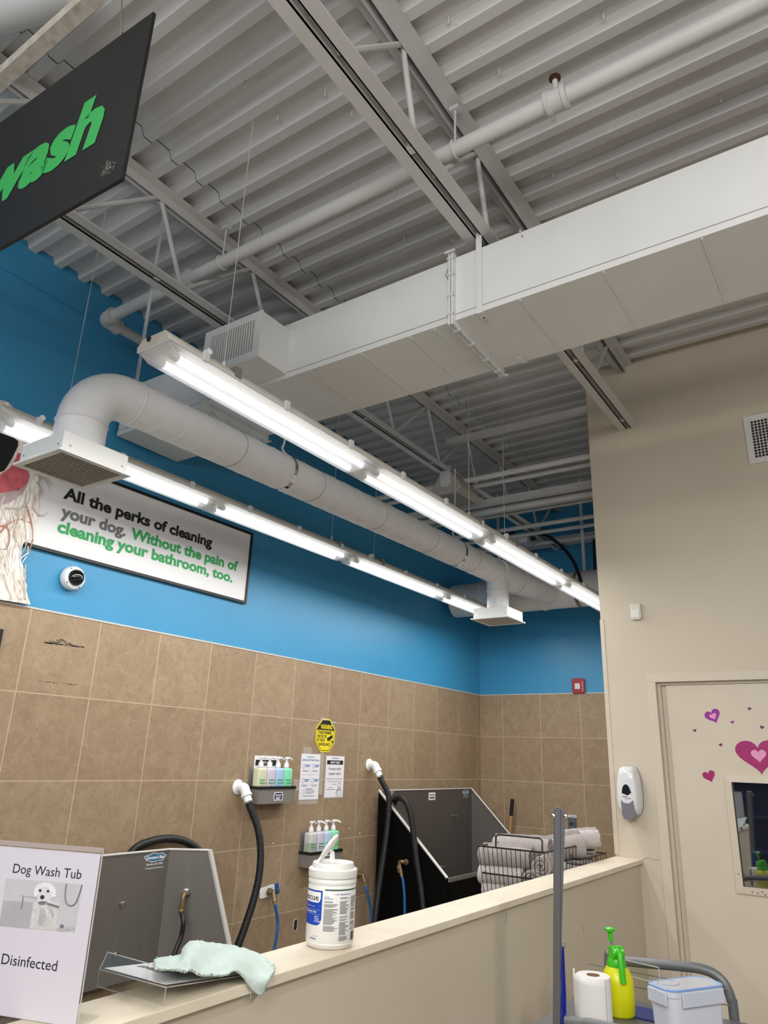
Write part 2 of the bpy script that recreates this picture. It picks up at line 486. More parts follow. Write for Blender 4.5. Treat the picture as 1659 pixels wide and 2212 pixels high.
PINK = mat('pink_card', '#df93bb', 0.5)
hearts = [(1540, 1546, 0.078, 22, PUR, 0.034, 'purple glitter heart sticker with a pink heart inside, near the top left of the door'),
          (1639, 1630, 0.210, 2, MAG, 0.066, 'largest magenta glitter heart sticker with pink centre, above the door window'),
          (1532, 1676, 0.062, 18, MAG, 0, 'plain magenta glitter heart sticker beside the top left corner of the door window'),
          (1501, 1578, 0.0165, 14, DKP, 0, 'tiny plum heart sticker nearest the door frame'),
          (1557, 1609, 0.0175, 20, DKP, 0, 'tiny dark plum heart sticker left of the largest heart'),
          (1582, 1560, 0.0175, 14, PUR, 0, 'tiny bright purple heart sticker between the two-tone purple heart and the largest heart'),
          (1619, 1531, 0.0175, 8, DKP, 0, 'tiny plum heart sticker highest on the door'),
          (1646, 1571, 0.0195, -14, DKP, 0, 'tiny plum heart sticker right above the largest heart')]
for px, py, wd, rot, m, inner, lab in hearts:
    p = at(px, py, 1, YS)
    R_ = Matrix.Rotation(math.radians(rot), 4, 'Z')
    MM = on_front(p.x, p.z, YS) @ R_
    b = MB(); b.prism([(u, v * (0.86 if wd > 0.1 else 1.0)) for u, v in heart_poly(wd * 0.53)], MM, 0.0003, 0.0012, m)
    o = b.build('heart_sticker', loc=p, smooth=False); tag(o, lab, 'sticker', 'heart stickers on the door')
    if inner:
        b = MB(); b.prism([(u, v - 0.003) for u, v in heart_poly(inner * 0.55)], MM, 0.0012, 0.002, PINK); b.build('inner_heart', o, smooth=False, label='pale pink inner heart')

# ============================================================ ROOF STRUCTURE
def rod(b, p0, p1, r, m, n=8): b.cyl(p0, p1, r, m, n=n)
def joist(xc, ya, yb, label, ph):
    o = thing('steel_joist', (xc, (ya + yb) / 2, 4.22), label, 'roof joist', 'roof joists')
    def angles(name, z0, z1, flip):
        b = MB()
        for s in (-1, 1):
            xa, xb = sorted((xc + s * 0.012, xc + s * 0.064))
            zf = (z0, z0 + 0.005)
            if not flip: b.box((xa, ya, zf[0]), (xb, yb, zf[1]), STEEL)           # flange
            xi = sorted((xc + s * 0.012, xc + s * 0.017))
            b.box((xi[0], ya, z0), (xi[1], yb, z1), STEEL)                        # leg
            if flip:
                b.box((xa, ya, z1 - 0.005), (xb, yb, z1), STEEL)
        return b.build(name, o, smooth=False)
    angles('top_chord', 4.170, 4.221, True)
    angles('bottom_chord', 3.760, 3.810, False)
    pitch, off, y = ph
    while y > ya + pitch: y -= pitch
    while y + pitch < yb:
        for (yy0, zz0), (yy1, zz1) in (((y, 4.19), (y + off, 3.79)), ((y + max(off, 0.245 if xc > -2 else 0), 3.79), (y + pitch - 0.02, 4.19))):
            b = MB(); rod(b, (xc, yy0, zz0), (xc, yy1, zz1), 0.0115, STEEL); b.build('web_rod', o)
        y += pitch
    y = ya + 0.4; k = 0
    while y < yb:
        b = MB(); b.box((xc - 0.012, y, 3.762), (xc + 0.012, y + 0.03, 3.806), STEEL); b.build('filler_plate', o, smooth=False); y += 0.85
    return o
joist(-1.127, -0.4, YR + 0.02, 'white open web roof joist crossing over the long duct, ending in the beige wall', (0.605, 0.11, 1.64))
joist(-2.54, -0.4, YB - 0.02, 'white open web roof joist above the grilled box, running on to the blue end wall', (0.63, 0.19, 1.668))

# sprinkler pipe along X, its elbow and return along the blue wall
PZ, PY, PR = 3.965, 1.968, 0.031
pipe = thing('sprinkler_pipe', (-1.0, PY, PZ), 'long white sprinkler pipe crossing under the roof deck through the joists', 'pipe')
b = MB(); b.cyl((-3.30, PY, PZ), (1.6, PY, PZ), PR, STEEL, n=20); b.build('main_run', pipe)
b = MB(); b.cyl((-3.345, PY + 0.05, PZ), (-3.345, 4.0, PZ), PR * 0.93, STEEL, n=18); b.build('return_run', pipe)
b = MB()
el = smooth_path([(-3.27, PY, PZ), (-3.31, PY, PZ), (-3.338, PY + 0.012, PZ), (-3.345, PY + 0.04, PZ), (-3.345, PY + 0.085, PZ)], 6)
b.tube(el, 0.040, STEEL, n=18); b.lathe([(0.045, 0), (0.045, 0.02)], axis_frame((-3.345, PY + 0.075, PZ), (0, 1, 0)), STEEL, 18)
b.lathe([(0.045, 0), (0.045, 0.02)], axis_frame((-3.275, PY, PZ), (1, 0, 0)), STEEL, 18); b.build('elbow', pipe)
def coupling(x, w=0.085):
    b = MB(); A = axis_frame((x - w / 2, PY, PZ), (1, 0, 0))
    b.lathe([(0.033, 0), (0.046, 0.002), (0.047, 0.018), (0.041, 0.022), (0.041, w - 0.022), (0.047, w - 0.018), (0.046, w - 0.002), (0.033, w)], A, STEEL, 20)
    return b.build('coupling', pipe)
coupling(-0.66); coupling(-2.66, 0.09)
sp = at(1300, 128, 1, PY)
b = MB(); b.cyl((-0.664, PY, PZ + 0.04), (-0.664, PY, PZ + 0.095), 0.011, STEEL, n=10); b.build('riser', pipe)
RUST = mat('rust_brown', '#4a2413', 0.5, var=0.3, scale=60)
b = MB(); b.lathe([(0.008, 0), (0.012, 0.012), (0.022, 0.016), (0.022, 0.022)], frame((-0.664, PY, PZ + 0.09), (1, 0, 0), (0, 1, 0), (0, 0, 1)), RUST, 14); b.build('sprinkler_head', pipe, label='rusty brown sprinkler head')
# pipe hangers
def hanger(name, x, lab, ztop, lean=0.0):
    o = thing(name, (x, PY, PZ), lab, 'hanger', 'pipe hangers')
    b = MB(); b.tube([(x, PY + (PR + 0.004) * math.cos(t), PZ + (PR + 0.004) * math.sin(t)) for t in [2 * PI * k / 20 for k in range(20)]], 0.005, STEEL, n=6, closed=True); b.build('ring', o)
    b = MB(); b.cyl((x, PY, PZ + PR), (x + lean, PY, ztop), 0.005, STEEL, n=8); b.build('hanger_rod', o)
    b = MB(); b.box((x + lean - 0.02, PY - 0.015, ztop - 0.015), (x + lean + 0.02, PY + 0.015, ztop + 0.004), STEEL); b.build('beam_clamp', o, smooth=False)
hanger('pipe_hanger', -2.40, 'white ring hanger on the sprinkler pipe beside the left roof joist', 4.18)
hanger('pipe_hanger', -1.085, 'white ring hanger on the sprinkler pipe beside the right roof joist', 4.18)

# ============================================================ RECTANGULAR DUCT
DY0, DY1, DZ0, DZ1 = 2.250, 2.690, 3.385, 3.700
XF = -1.245
duct = thing('air_duct', (-0.5, 2.47, 3.385), 'long white rectangular air duct running from the blue wall across the room', 'duct')
def duct_box(name, x0, x1, z1=DZ1):
    b = MB(); b.box((x0, DY0, DZ0), (x1, DY1, z1), DUCT)
    b.box((x0, DY0 - 0.003, DZ0), (x1, DY0, DZ0 + 0.028), DUCT)
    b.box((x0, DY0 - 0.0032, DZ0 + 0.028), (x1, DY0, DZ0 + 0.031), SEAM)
    b.box((x0, DY1, DZ0), (x1, DY1 + 0.003, DZ0 + 0.028), DUCT)
    return b.build(name, duct, smooth=False)
duct_box('duct_section', XF + 0.006, 2.2); duct_box('duct_section', -2.72, XF - 0.006, 3.695); duct_box('duct_section', -3.47, -2.73, 3.69)
for x in (-2.36, -2.02, -1.72, -1.46, -1.34, -0.95, -0.62, -0.28, 0.08, 0.45):
    b = MB(); b.box((x - 0.0035, DY0 + 0.004, DZ0 - 0.0045), (x + 0.0035, DY1 - 0.004, DZ0), DUCT); b.build('stiffener_seam', duct, smooth=False)
def flange(x):
    b = MB()
    for s in (-1, 1):
        xa, xb = sorted((x + s * 0.002, x + s * 0.011))
        b.box((xa, DY0 - 0.028, DZ0 - 0.028), (xb, DY0 + 0.004, DZ1 + 0.02), DUCT)
        b.box((xa, DY1 - 0.004, DZ0 - 0.028), (xb, DY1 + 0.028, DZ1 + 0.02), DUCT)
        b.box((xa, DY0 + 0.004, DZ0 - 0.028), (xb, DY1 - 0.004, DZ0 + 0.004), DUCT)
    for t in (0.06, 0.36, 0.7, 0.97):
        b.box((x - 0.016, DY0 - 0.032, DZ0 + t * 0.3), (x + 0.016, DY0 - 0.02, DZ0 + t * 0.3 + 0.012), STEEL)
        b.box((x - 0.016, DY0 + t * 0.42, DZ0 - 0.032), (x + 0.016, DY0 + t * 0.42 + 0.014, DZ0 - 0.02), STEEL)
    for q in ((DY0 - 0.036, DZ1 + 0.012), (DY1 + 0.036, DZ0 - 0.02)):
        b.cyl((x - 0.024, q[0], q[1]), (x + 0.024, q[0], q[1]), 0.006, STEEL, n=8)
    return b.build('flange_joint', duct, smooth=False)
flange(XF); flange(-2.725)
def strap(x, yf):
    b = MB(); b.box((x - 0.013, yf - 0.0065, DZ0 - 0.0055), (x + 0.013, yf - 0.0035, 3.78), DUCT)
    b.box((x - 0.013, yf - 0.0035, DZ0 - 0.0055), (x + 0.013, yf + 0.055, DZ0 - 0.0015), DUCT)
    o = b.build('hanger_strap', duct, smooth=False)
    s_ = MB()
    for z in (DZ0 + 0.05, DZ0 + 0.24): s_.cyl((x - 0.002, yf - 0.006, z), (x - 0.002, yf - 0.002, z), 0.005, STEEL, n=8)
    s_.cyl((x, yf + 0.035, DZ0 - 0.006), (x, yf + 0.035, DZ0 - 0.002), 0.005, CHROME, n=8)
    s_.build('screw', o)
strap(-1.123, DY0)
b = MB(); b.box((-1.136, DY1 + 0.0035, DZ0 - 0.0055), (-1.11, DY1 + 0.0065, 3.78), DUCT); b.box((-1.136, DY1 - 0.05, DZ0 - 0.0055), (-1.11, DY1 + 0.0035, DZ0 - 0.0015), DUCT); b.build('hanger_strap', duct, smooth=False)
# grilled box on the front of the duct
g0, g1, gz0, gz1, gy = -2.545, -2.165, 3.405, 3.650, 2.055
b = MB(); b.box((g0, gy, gz0), (g1, DY0, gz1), DUCT); gb = b.build('grille_box', duct, smooth=False)
b = MB(); Mf = on_front(0, 0, gy)
def ring_plate(b, M, x0, x1, z0, z1, e, w0, w1, m):
    b.box((x0, z0, w0), (x0 + e, z1, w1), m, M); b.box((x1 - e, z0, w0), (x1, z1, w1), m, M)
    b.box((x0 + e, z0, w0), (x1 - e, z0 + e, w1), m, M); b.box((x0 + e, z1 - e, w0), (x1 - e, z1, w1), m, M)
ring_plate(b, Mf, g0 - 0.004, g1 + 0.004, gz0 - 0.004, gz1 + 0.004, 0.040, 0.0, 0.009, DUCT)
b.build('grille_frame', gb, smooth=False)
b = MB(); b.box((g0 + 0.03, gz0 + 0.03, 0.0005), (g1 - 0.03, gz1 - 0.03, 0.001), DARK, Mf)
n_l = 19
for k in range(n_l):
    x = g0 + 0.042 + (g1 - g0 - 0.084) * k / (n_l - 1)
    b.box((x - 0.0035, gz0 + 0.034, 0.001), (x + 0.0035, gz1 - 0.034, 0.008), DUCT, Mf)
b.build('louver_blades', gb, smooth=False)
# dust on the duct
DUST = mat('dust_smudge', '#a6a29b', 0.9, var=0.2, scale=60)
b = MB()
for px, py, s in ((968, 590, 0.02), (975, 560, 0.014), (972, 615, 0.012), (1123, 500, 0.007), (1128, 510, 0.006)):
    p = at(px, py, 1, DY0 - 0.001); b.prism([(s * (0.6 + 0.5 * random.random()) * math.cos(a), 1.7 * s * (0.6 + 0.5 * random.random()) * math.sin(a)) for a in [2 * PI * k / 11 for k in range(11)]], on_front(p.x, p.z, DY0), 0, 0.0006, DUST)
b.build('dust_smudge', duct, smooth=False)
# long strap of the left end, upper left, from the deck to the round duct is part of the round duct below

# ============================================================ STRIP LIGHTS
TUBE = bpy.data.materials.new('lit_tube'); TUBE.use_nodes = True
_n = TUBE.node_tree.nodes; _b = _n['Principled BSDF']; _b.inputs['Base Color'].default_value = (1, 1, 1, 1)
_b.inputs['Emission Color'].default_value = (0.97, 0.98, 1.0, 1); _b.inputs['Emission Strength'].default_value = TUBE_POWER
LENS = bpy.data.materials.new('ribbed_clear_lens'); LENS.use_nodes = True
nt = LENS.node_tree; N = nt.nodes; L = nt.links
for q in list(N): N.remove(q)
out = N.new('ShaderNodeOutputMaterial'); tr = N.new('ShaderNodeBsdfTransparent'); tr.inputs[0].default_value = (0.97, 0.98, 1, 1)
tl = N.new('ShaderNodeBsdfTranslucent'); tl.inputs[0].default_value = (0.95, 0.97, 1, 1)
df = N.new('ShaderNodeBsdfDiffuse'); df.inputs[0].default_value = (0.85, 0.88, 0.92, 1)
gl = N.new('ShaderNodeBsdfGlossy'); gl.inputs['Roughness'].default_value = 0.15
tc = N.new('ShaderNodeTexCoord'); wv = N.new('ShaderNodeTexWave'); wv.bands_direction = 'X'; wv.inputs['Scale'].default_value = 46; wv.inputs['Distortion'].default_value = 0.0
L.new(tc.outputs['Object'], wv.inputs['Vector'])
m1 = N.new('ShaderNodeMixShader'); m1.inputs[0].default_value = 0.45; L.new(tl.outputs[0], m1.inputs[1]); L.new(df.outputs[0], m1.inputs[2])
m2 = N.new('ShaderNodeMixShader'); m2.inputs[0].default_value = 0.18; L.new(m1.outputs[0], m2.inputs[1]); L.new(gl.outputs[0], m2.inputs[2])
mr = N.new('ShaderNodeMapRange'); mr.inputs['To Min'].default_value = 0.30; mr.inputs['To Max'].default_value = 0.85; L.new(wv.outputs['Fac'], mr.inputs['Value'])
m3 = N.new('ShaderNodeMixShader'); L.new(mr.outputs[0], m3.inputs[0]); L.new(tr.outputs[0], m3.inputs[1]); L.new(m2.outputs[0], m3.inputs[2])
L.new(m3.outputs[0], out.inputs[0])
CLIPM = mat('clear_latch', '#d9dadb', 0.25, alpha=0.75)

def strip_light(xc, ya, label, Lf=2.430):
    yb = ya + Lf
    o = thing('strip_light', (xc, ya + Lf / 2, 3.06), label, 'light', 'strip lights over the wash bay')
    zf = 2.945
    b = MB()      # tray housing
    prof = [(-0.083, zf), (-0.083, zf + 0.016), (-0.072, zf + 0.022), (-0.058, zf + 0.040), (0.058, zf + 0.040), (0.072, zf + 0.022), (0.083, zf + 0.016), (0.083, zf)]
    A = [b.bm.verts.new((xc + x, ya, z)) for x, z in prof]; B = [b.bm.verts.new((xc + x, yb, z)) for x, z in prof]
    for i in range(len(prof)): b.face([A[i], A[(i + 1) % 8], B[(i + 1) % 8], B[i]], HOUSING)
    b.face(A, HOUSING); b.face(B[::-1], HOUSING)
    b.build('housing', o, smooth=False, bevel=0.004)
    b = MB()      # lens: shallow trough with sloped ends
    ribs = 16
    def lens_ring(y, k, dz):
        out = []
        for i in range(ribs + 1):
            t = i / ribs
            ang = PI * t
            x = -math.cos(ang) * 0.078
            zz = zf - dz * min(1.0, (math.sin(ang) ** 0.45))
            out.append(b.bm.verts.new((xc + x * (1 if dz > 0.002 else 1.0), y, zz)))
        return out
    rings = [lens_ring(ya + 0.004, 0, 0.001), lens_ring(ya + 0.020, 0, 0.022), lens_ring(ya + 0.045, 0, 0.044), lens_ring((ya + yb) / 2, 0, 0.046), lens_ring(yb - 0.045, 0, 0.044), lens_ring(yb - 0.020, 0, 0.022), lens_ring(yb - 0.004, 0, 0.001)]
    for A, B in zip(rings, rings[1:]):
        for i in range(ribs): b.face([A[i], A[i + 1], B[i + 1], B[i]], LENS)
    b.build('lens', o, angle=60)
    b = MB()
    b.tube([(xc - 0.081, ya + 0.004, zf), (xc + 0.081, ya + 0.004, zf), (xc + 0.081, yb - 0.004, zf), (xc - 0.081, yb - 0.004, zf)], 0.005, CLIPM, n=6, closed=True)
    b.build('lens_rim', o)
    for half in (0, 1):
        y0_ = ya + 0.05 + half * (Lf / 2 - 0.02); y1_ = y0_ + Lf / 2 - 0.085
        for s in (-1, 1):
            b = MB(); b.cyl((xc + s * 0.036, y0_ + 0.03, zf - 0.022), (xc + s * 0.036, y1_ - 0.03, zf - 0.022), 0.0145, TUBE, n=10); t = b.build('lamp_tube', o)
            b = MB()
            for yy in (y0_, y1_ - 0.03):
                b.cyl((xc + s * 0.036, yy, zf - 0.022), (xc + s * 0.036, yy + 0.03, zf - 0.022), 0.0150, WHITE, n=10)
                b.box((xc + s * 0.036 - 0.012, yy + 0.004, zf - 0.03), (xc + s * 0.036 + 0.012, yy + 0.022, zf + 0.004), WHITE)
            b.build('lamp_holder', t)
    al = bpy.data.lights.new('fixture_glow', 'AREA'); al.shape = 'RECTANGLE'; al.size = 0.12; al.size_y = Lf - 0.1; al.energy = FIXTURE_WATTS; al.color = (1.0, 0.985, 0.96)
    ao = bpy.data.objects.new('fixture_glow', al); COL.objects.link(ao); ao.location = (xc, ya + Lf / 2, zf - 0.049)
    for k in range(6):
        y = ya + 0.16 + k * (Lf - 0.32) / 5
        for s in (-1, 1):
            b = MB()
            xa, xb = sorted((xc + s * 0.078, xc + s * 0.092))
            b.box((xa, y - 0.013, zf - 0.008), (xb, y + 0.013, zf + 0.030), CLIPM); b.build('latch', o, smooth=False, bevel=0.002)
    for y in (ya + 0.30, yb - (0.18 if Lf < 2.5 else 0.45)):
        b = MB(); b.box((xc - 0.087, y, zf + 0.004), (xc + 0.087, y + 0.03, zf + 0.044), SEAM); b.build('hanger_band', o, smooth=False, label='dark metal hanging band')
        b = MB(); b.cyl((xc, y + 0.015, zf + 0.043), (xc, y + 0.015, 4.21), 0.0016, STEEL, n=5); b.lathe([(0.006, 0), (0.009, 0.01), (0.006, 0.05)], frame((xc, y + 0.015, zf + 0.045), (1, 0, 0), (0, 1, 0), (0, 0, 1)), STEEL, 8); b.build('suspension_wire', o)
    b = MB(); b.cyl((xc - 0.02, ya - 0.004, zf + 0.027), (xc - 0.02, ya + 0.002, zf + 0.027), 0.010, DARK, n=12); b.build('knockout_plug', o); b = MB(); b.cyl((xc + 0.066, ya + 0.17, zf + 0.03), (xc + 0.090, ya + 0.17, zf + 0.036), 0.012, WHITE, n=12); b.build('cable_entry', o)
    return o
xa_, xb_ = -1.852, -2.868
l1 = strip_light(xa_, 1.272, 'clear ribbed strip light of the row nearer the grilled duct box, its near end fitting')
l2 = strip_light(xa_, 3.706, 'clear ribbed strip light of the right row, far fitting running behind the beige wall edge', 2.59)
l3 = strip_light(xb_, 1.272, 'clear ribbed strip light of the left row, near fitting behind the first square diffuser')
l4 = strip_light(xb_, 3.706, 'clear ribbed strip light of the left row, far fitting ending at the far square diffuser', 2.59)

# ============================================================ ROUND DUCT WITH TWO SQUARE DIFFUSERS
def lerp(a, b, t): return a + (b - a) * t
rd = thing('round_duct', (-2.47, 3.3, 3.08), 'round white spiral duct with a square diffuser dropped from each end', 'duct')
RZ, RR = 3.095, 0.098
xN, yN, xF, yF = -2.537, 1.478, -2.412, 5.085
def rx(y): return lerp(xN, xF, (y - yN) / (yF - yN))
b = MB(); b.cyl((rx(1.70), 1.70, RZ), (rx(yF), yF, RZ), RR, DUCTR, n=36); b.build('spiral_pipe', rd)
k = 0; y = 1.78
while y < 5.0:
    b = MB(); c = Vector((rx(y), y, RZ))
    if k < 40:
        sk = 0.055
        b.tube([(c.x + (RR + 0.0005) * math.cos(t), c.y + sk * 0.5 * math.cos(t), c.z + (RR + 0.0005) * math.sin(t)) for t in [2 * PI * j / 36 for j in range(36)]], 0.0017, SEAM if k % 5 == 4 else DUCTR, n=5, closed=True)
        b.build('spiral_seam', rd)
    y += 0.118; k += 1
for y in (2.62, 4.42):
    b = MB(); c = Vector((rx(y), y, RZ)); b.lathe([(RR + 0.002, 0), (RR + 0.002, 0.024)], axis_frame(c, (0, 1, 0)), CHROME, 36, caps=False); s_ = b.build('hanger_band', rd, label='shiny metal hanging band')
    b = MB(); b.tube(smooth_path([c + Vector((0.02, 0.012, RR)), c + Vector((-0.02, 0.012, RR + 0.05)), c + Vector((-0.005, 0.012, RR + 0.12)), (c.x, c.y + 0.01, 3.757)], 6), 0.006, STEEL, n=6); b.build('hanger_rod', rd)
def elbow_down(x, y, sgn, name):
    b = MB(); Rb = 0.185
    pts = [(x, y, 2.80)]
    for k in range(10):
        a = PI / 2 * k / 9
        pts.append((x, y + sgn * (Rb - Rb * math.cos(a)), RZ - Rb + Rb * math.sin(a)))
    pts.append((x, y + sgn * (Rb + 0.06), RZ))
    b.tube(pts, RR + 0.002, DUCTR, n=36); e_ = b.build(name, rd)
    b = MB()
    b.lathe([(RR + 0.003, 0), (RR + 0.006, 0.004), (RR + 0.003, 0.008)], axis_frame((x, y, RZ - Rb - 0.01), (0, 0, 1)), DUCTR, 36, caps=False); b.build('joint_bead', e_); b = MB()
    b.lathe([(RR + 0.003, 0), (RR + 0.006, 0.004), (RR + 0.003, 0.008)], axis_frame((x, y + sgn * (Rb + 0.02), RZ), (0, sgn, 0)), DUCTR, 36, caps=False)
    b.build('joint_bead', e_)
elbow_down(xN, yN, 1, 'elbow')
b = MB(); b.cyl((xF, yF, 2.78), (xF, yF, 3.06), 0.085, DUCTR, n=32); b.lathe([(0.088, 0), (0.092, 0.006), (0.088, 0.012)], frame((xF, yF, 2.93), (1, 0, 0), (0, 1, 0), (0, 0, 1)), DUCTR, 32, caps=False); b.build('drop_neck', rd)
def diffuser(x, y, z, w, name):
    b = MB(); h = w / 2
    b.box((x - h * 0.90, y - h * 0.90, z + 0.010), (x + h * 0.90, y + h * 0.90, z + 0.088), DUCT)
    box = b.build(name, rd, smooth=False, bevel=0.003)
    b = MB()
    M = frame((x, y, z), (1, 0, 0), (0, 1, 0), (0, 0, 1))
    ring_plate(b, M, -h, h, -h, h, 0.026, 0.0, 0.010, DUCT); b.build('diffuser_frame', box, smooth=False, bevel=0.002)
    b = MB(); b.box((-h + 0.02, -h + 0.02, 0.012), (h - 0.02, h - 0.02, 0.014), SEAM, M)
    LV = mat('louver_grey', '#d2c8bd', 0.5)
    n = 21
    for k in range(n):
        yy = -h + 0.030 + (w - 0.06) * k / (n - 1)
        q = Matrix.Translation((x, y + yy, z + 0.006)) @ Matrix.Rotation(math.radians(38), 4, 'X')
        b.box((-h + 0.024, -0.007, -0.0008), (h - 0.024, 0.007, 0.0008), LV, q)
    b.build('louver_blades', box, smooth=False)
    b = MB()
    for dx in (-0.7, 0.75):
        b.cyl((x + h * dx, y - h * 0.90 - 0.004, z + 0.035), (x + h * dx, y - h * 0.90, z + 0.035), 0.004, CHROME, n=8)
        b.cyl((x + h * 0.9, y + h * dx, z + 0.035), (x + h * 0.9 + 0.004, y + h * dx, z + 0.035), 0.004, CHROME, n=8)
    b.build('screw', box)
diffuser(-2.540, 1.478, 2.700, 0.318, 'diffuser_box')
diffuser(-2.412, 5.085, 2.700, 0.318, 'diffuser_box')
b = MB(); b.box((-2.632, 1.748, 3.13), (-2.609, 1.751, 4.22), STEEL); b.build('hanger_strap', rd, smooth=False)
b = MB(); b.tube([(rx(yF), yF - 0.02, RZ - 0.01), (rx(yF) + 0.01, yF + 0.35, RZ + 0.01), (rx(yF) + 0.03, yF + 1.0, RZ + 0.05)], 0.115, DUCTR, n=32)
b.lathe([(0.118, 0), (0.123, 0.01), (0.118, 0.02)], axis_frame((rx(yF) + 0.01, yF + 0.30, RZ + 0.008), (0.02, 0.6, 0.03)), DUCTR, 32, caps=False); b.build('branch_fitting', rd)
# dust on top of the elbow
FLUFF = mat('grey_dust', '#8d8983', 0.95)
b = MB()
for k in range(90):
    a = random.uniform(-0.2, 2.4); yy = random.uniform(1.52, 2.1)
    base = Vector((rx(yy) + random.uniform(-0.05, 0.03), yy, RZ + RR * 0.9 + 0.002 if yy > 1.66 else RZ + 0.05))
    b.tube([base, base + Vector((random.uniform(-0.012, 0.012), random.uniform(-0.012, 0.012), random.uniform(0.006, 0.02)))], 0.0005, FLUFF, n=3)
o_ = b.build('dust_fuzz', rd); o_['kind'] = 'stuff'
# big duct crossing the back
md = thing('main_duct', (-2.4, 6.2, 3.16), 'large round white duct crossing in front of the blue end wall', 'duct')
b = MB(); b.cyl((-3.40, 6.2, 3.163), (XE - 0.002, 6.2, 3.163), 0.159, DUCTR, n=40); b.build('duct_barrel', md)
for x in (-2.49, -2.15, -3.1):
    b = MB(); b.lathe([(0.159, 0), (0.166, 0.008), (0.166, 0.022), (0.159, 0.030)], axis_frame((x, 6.2, 3.163), (1, 0, 0)), DUCTR if x < -2.3 else SEAM, 40, caps=False); b.build('joint_band', md)
for x in (-2.92, -2.08):
    b = MB(); b.box((x - 0.014, 6.19, 3.31), (x + 0.014, 6.193, 4.22), STEEL); b.build('hanger_strap', md, smooth=False)

# ============================================================ BACK OF THE BAY: pipes, speaker, electrical box, cables
def xpipe(name, y, z, r, x0, x1, lab, m=STEEL, flat=False):
    b = MB()
    if flat: b.box((x0, y - r, z - r), (x1, y + r, z + r), m)
    else: b.cyl((x0, y, z), (x1, y, z), r, m, n=12)
    return tag(b.build(name, loc=((x0 + x1) / 2, y, z), smooth=not flat), lab, 'pipe' if not flat else 'strut', 'pipes and struts under the deck at the back of the bay')
xpipe('conduit_pipe', 4.66, 3.74, 0.022, XW + 0.01, XE, 'thick white pipe nearest the speaker under the back roof deck')
xpipe('conduit_pipe', 4.80, 3.74, 0.020, XW + 0.01, XE, 'second white pipe behind the speaker, right behind the thick pipe')
xpipe('steel_strut', 4.42, 3.98, 0.022, -2.50, XE, 'square white strut high under the deck above the speaker', flat=True)
xpipe('steel_strut', 5.18, 3.735, 0.026, XW + 0.01, XE, 'square white strut level with the speaker bottom', flat=True)
xpipe('conduit_pipe', 5.33, 3.72, 0.030, XW + 0.01, XE, 'fat white pipe right behind the square strut')
xpipe('conduit_pipe', 5.46, 3.74, 0.014, XW + 0.01, XE, 'thin white conduit in front of the back pipe bundle')
xpipe('conduit_pipe', 5.54, 3.74, 0.014, XW + 0.01, XE, 'thin white conduit in the middle of the back pipe bundle')
xpipe('conduit_pipe', 5.95, 3.74, 0.020, XW + 0.01, XE, 'white pipe crossing just before the electrical box')
xpipe('conduit_pipe', 6.12, 3.72, 0.018, XW + 0.01, XE, 'slim white pipe crossing over the electrical box')
xpipe('conduit_pipe', 6.45, 3.72, 0.020, XW + 0.01, XE, 'last white pipe before the blue end wall')
xpipe('steel_strut', 6.86, 3.845, 0.042, XW + 0.02, XE, 'broad white ledger strut fixed along the blue end wall', flat=True)
# speaker
spk = thing('speaker', (-2.54, 4.57, 3.74), 'grey wedge shaped loudspeaker hung under the left roof joist', 'speaker')
SPKM = mat('speaker_grey', '#a9a49c', 0.55)
b = MB(); Ms = frame((-2.53, 4.45, 3.60), (1, 0, 0), (0, 0, 1), (0, 1, 0))
b.prism([(-0.13, 0.02), (-0.055, 0.15), (0.055, 0.15), (0.13, 0.02), (0.09, -0.02), (-0.09, -0.02)], Ms, 0, 0.34, SPKM); b.build('cabinet', spk, smooth=False, bevel=0.012)
b = MB(); b.prism([(-0.045, 0.05), (-0.045, 0.20), (0.045, 0.20), (0.045, 0.05), (0.03, 0.03), (-0.03, 0.03)], Ms, -0.008, -0.001, STEEL); b.build('mounting_bracket', spk, smooth=False, bevel=0.004)
GRIL = mat('speaker_grille', '#8c8882', 0.7, bump=0.5, bscale=500)
b = MB(); b.box((-0.085, -0.0225, 0.03), (0.085, -0.0205, 0.31), GRIL, Ms); b.build('speaker_grille', spk, smooth=False)
# electrical box and cables
jb = thing('junction_box', (-2.66, 6.25, 3.72), 'white electrical box fixed under the left roof joist near the end wall', 'electrical box')
b = MB(); b.box((-2.78, 6.15, 3.66), (-2.60, 6.33, 3.757), STEEL); b.build('enclosure', jb, smooth=False, bevel=0.004)
b = MB(); b.cyl((-2.60, 6.24, 3.71), (-2.56, 6.24, 3.71), 0.018, DARK, n=10); b.build('cable_gland', jb)
def cable(pts, r, lab, name='black_cable'):
    b = MB(); b.tube(smooth_path(pts, 10), r, BLACKHOSE, n=8); return tag(b.build(name, loc=pts[0]), lab, 'cable', 'black cables at the back of the bay')
q = [at(1138, 1148, 1, 6.24), at(1180, 1157, 1, 6.24), at(1215, 1182, 1, 6.2), at(1240, 1215, 1, 6.1), at(1253, 1250, 1, 5.95), at(1257, 1278, 1, 5.7)]
cable(q, 0.016, 'thick black cable arching from the electrical box down to the far strip light')
q = [at(1112, 1150, 1, 6.24), at(1095, 1154, 1, 6.2), at(1082, 1165, 1, 6.1), at(1060, 1178, 1, 6.0)]
cable(q, 0.014, 'short black cable drooping left from the electrical box')
q = [at(1283, 1165, 1, 6.8), at(1284, 1210, 1, 6.8), at(1287, 1260, 1, 6.8), at(1289, 1290, 1, 6.8)]
cable(q, 0.012, 'black cable hanging beside the beige wall edge')
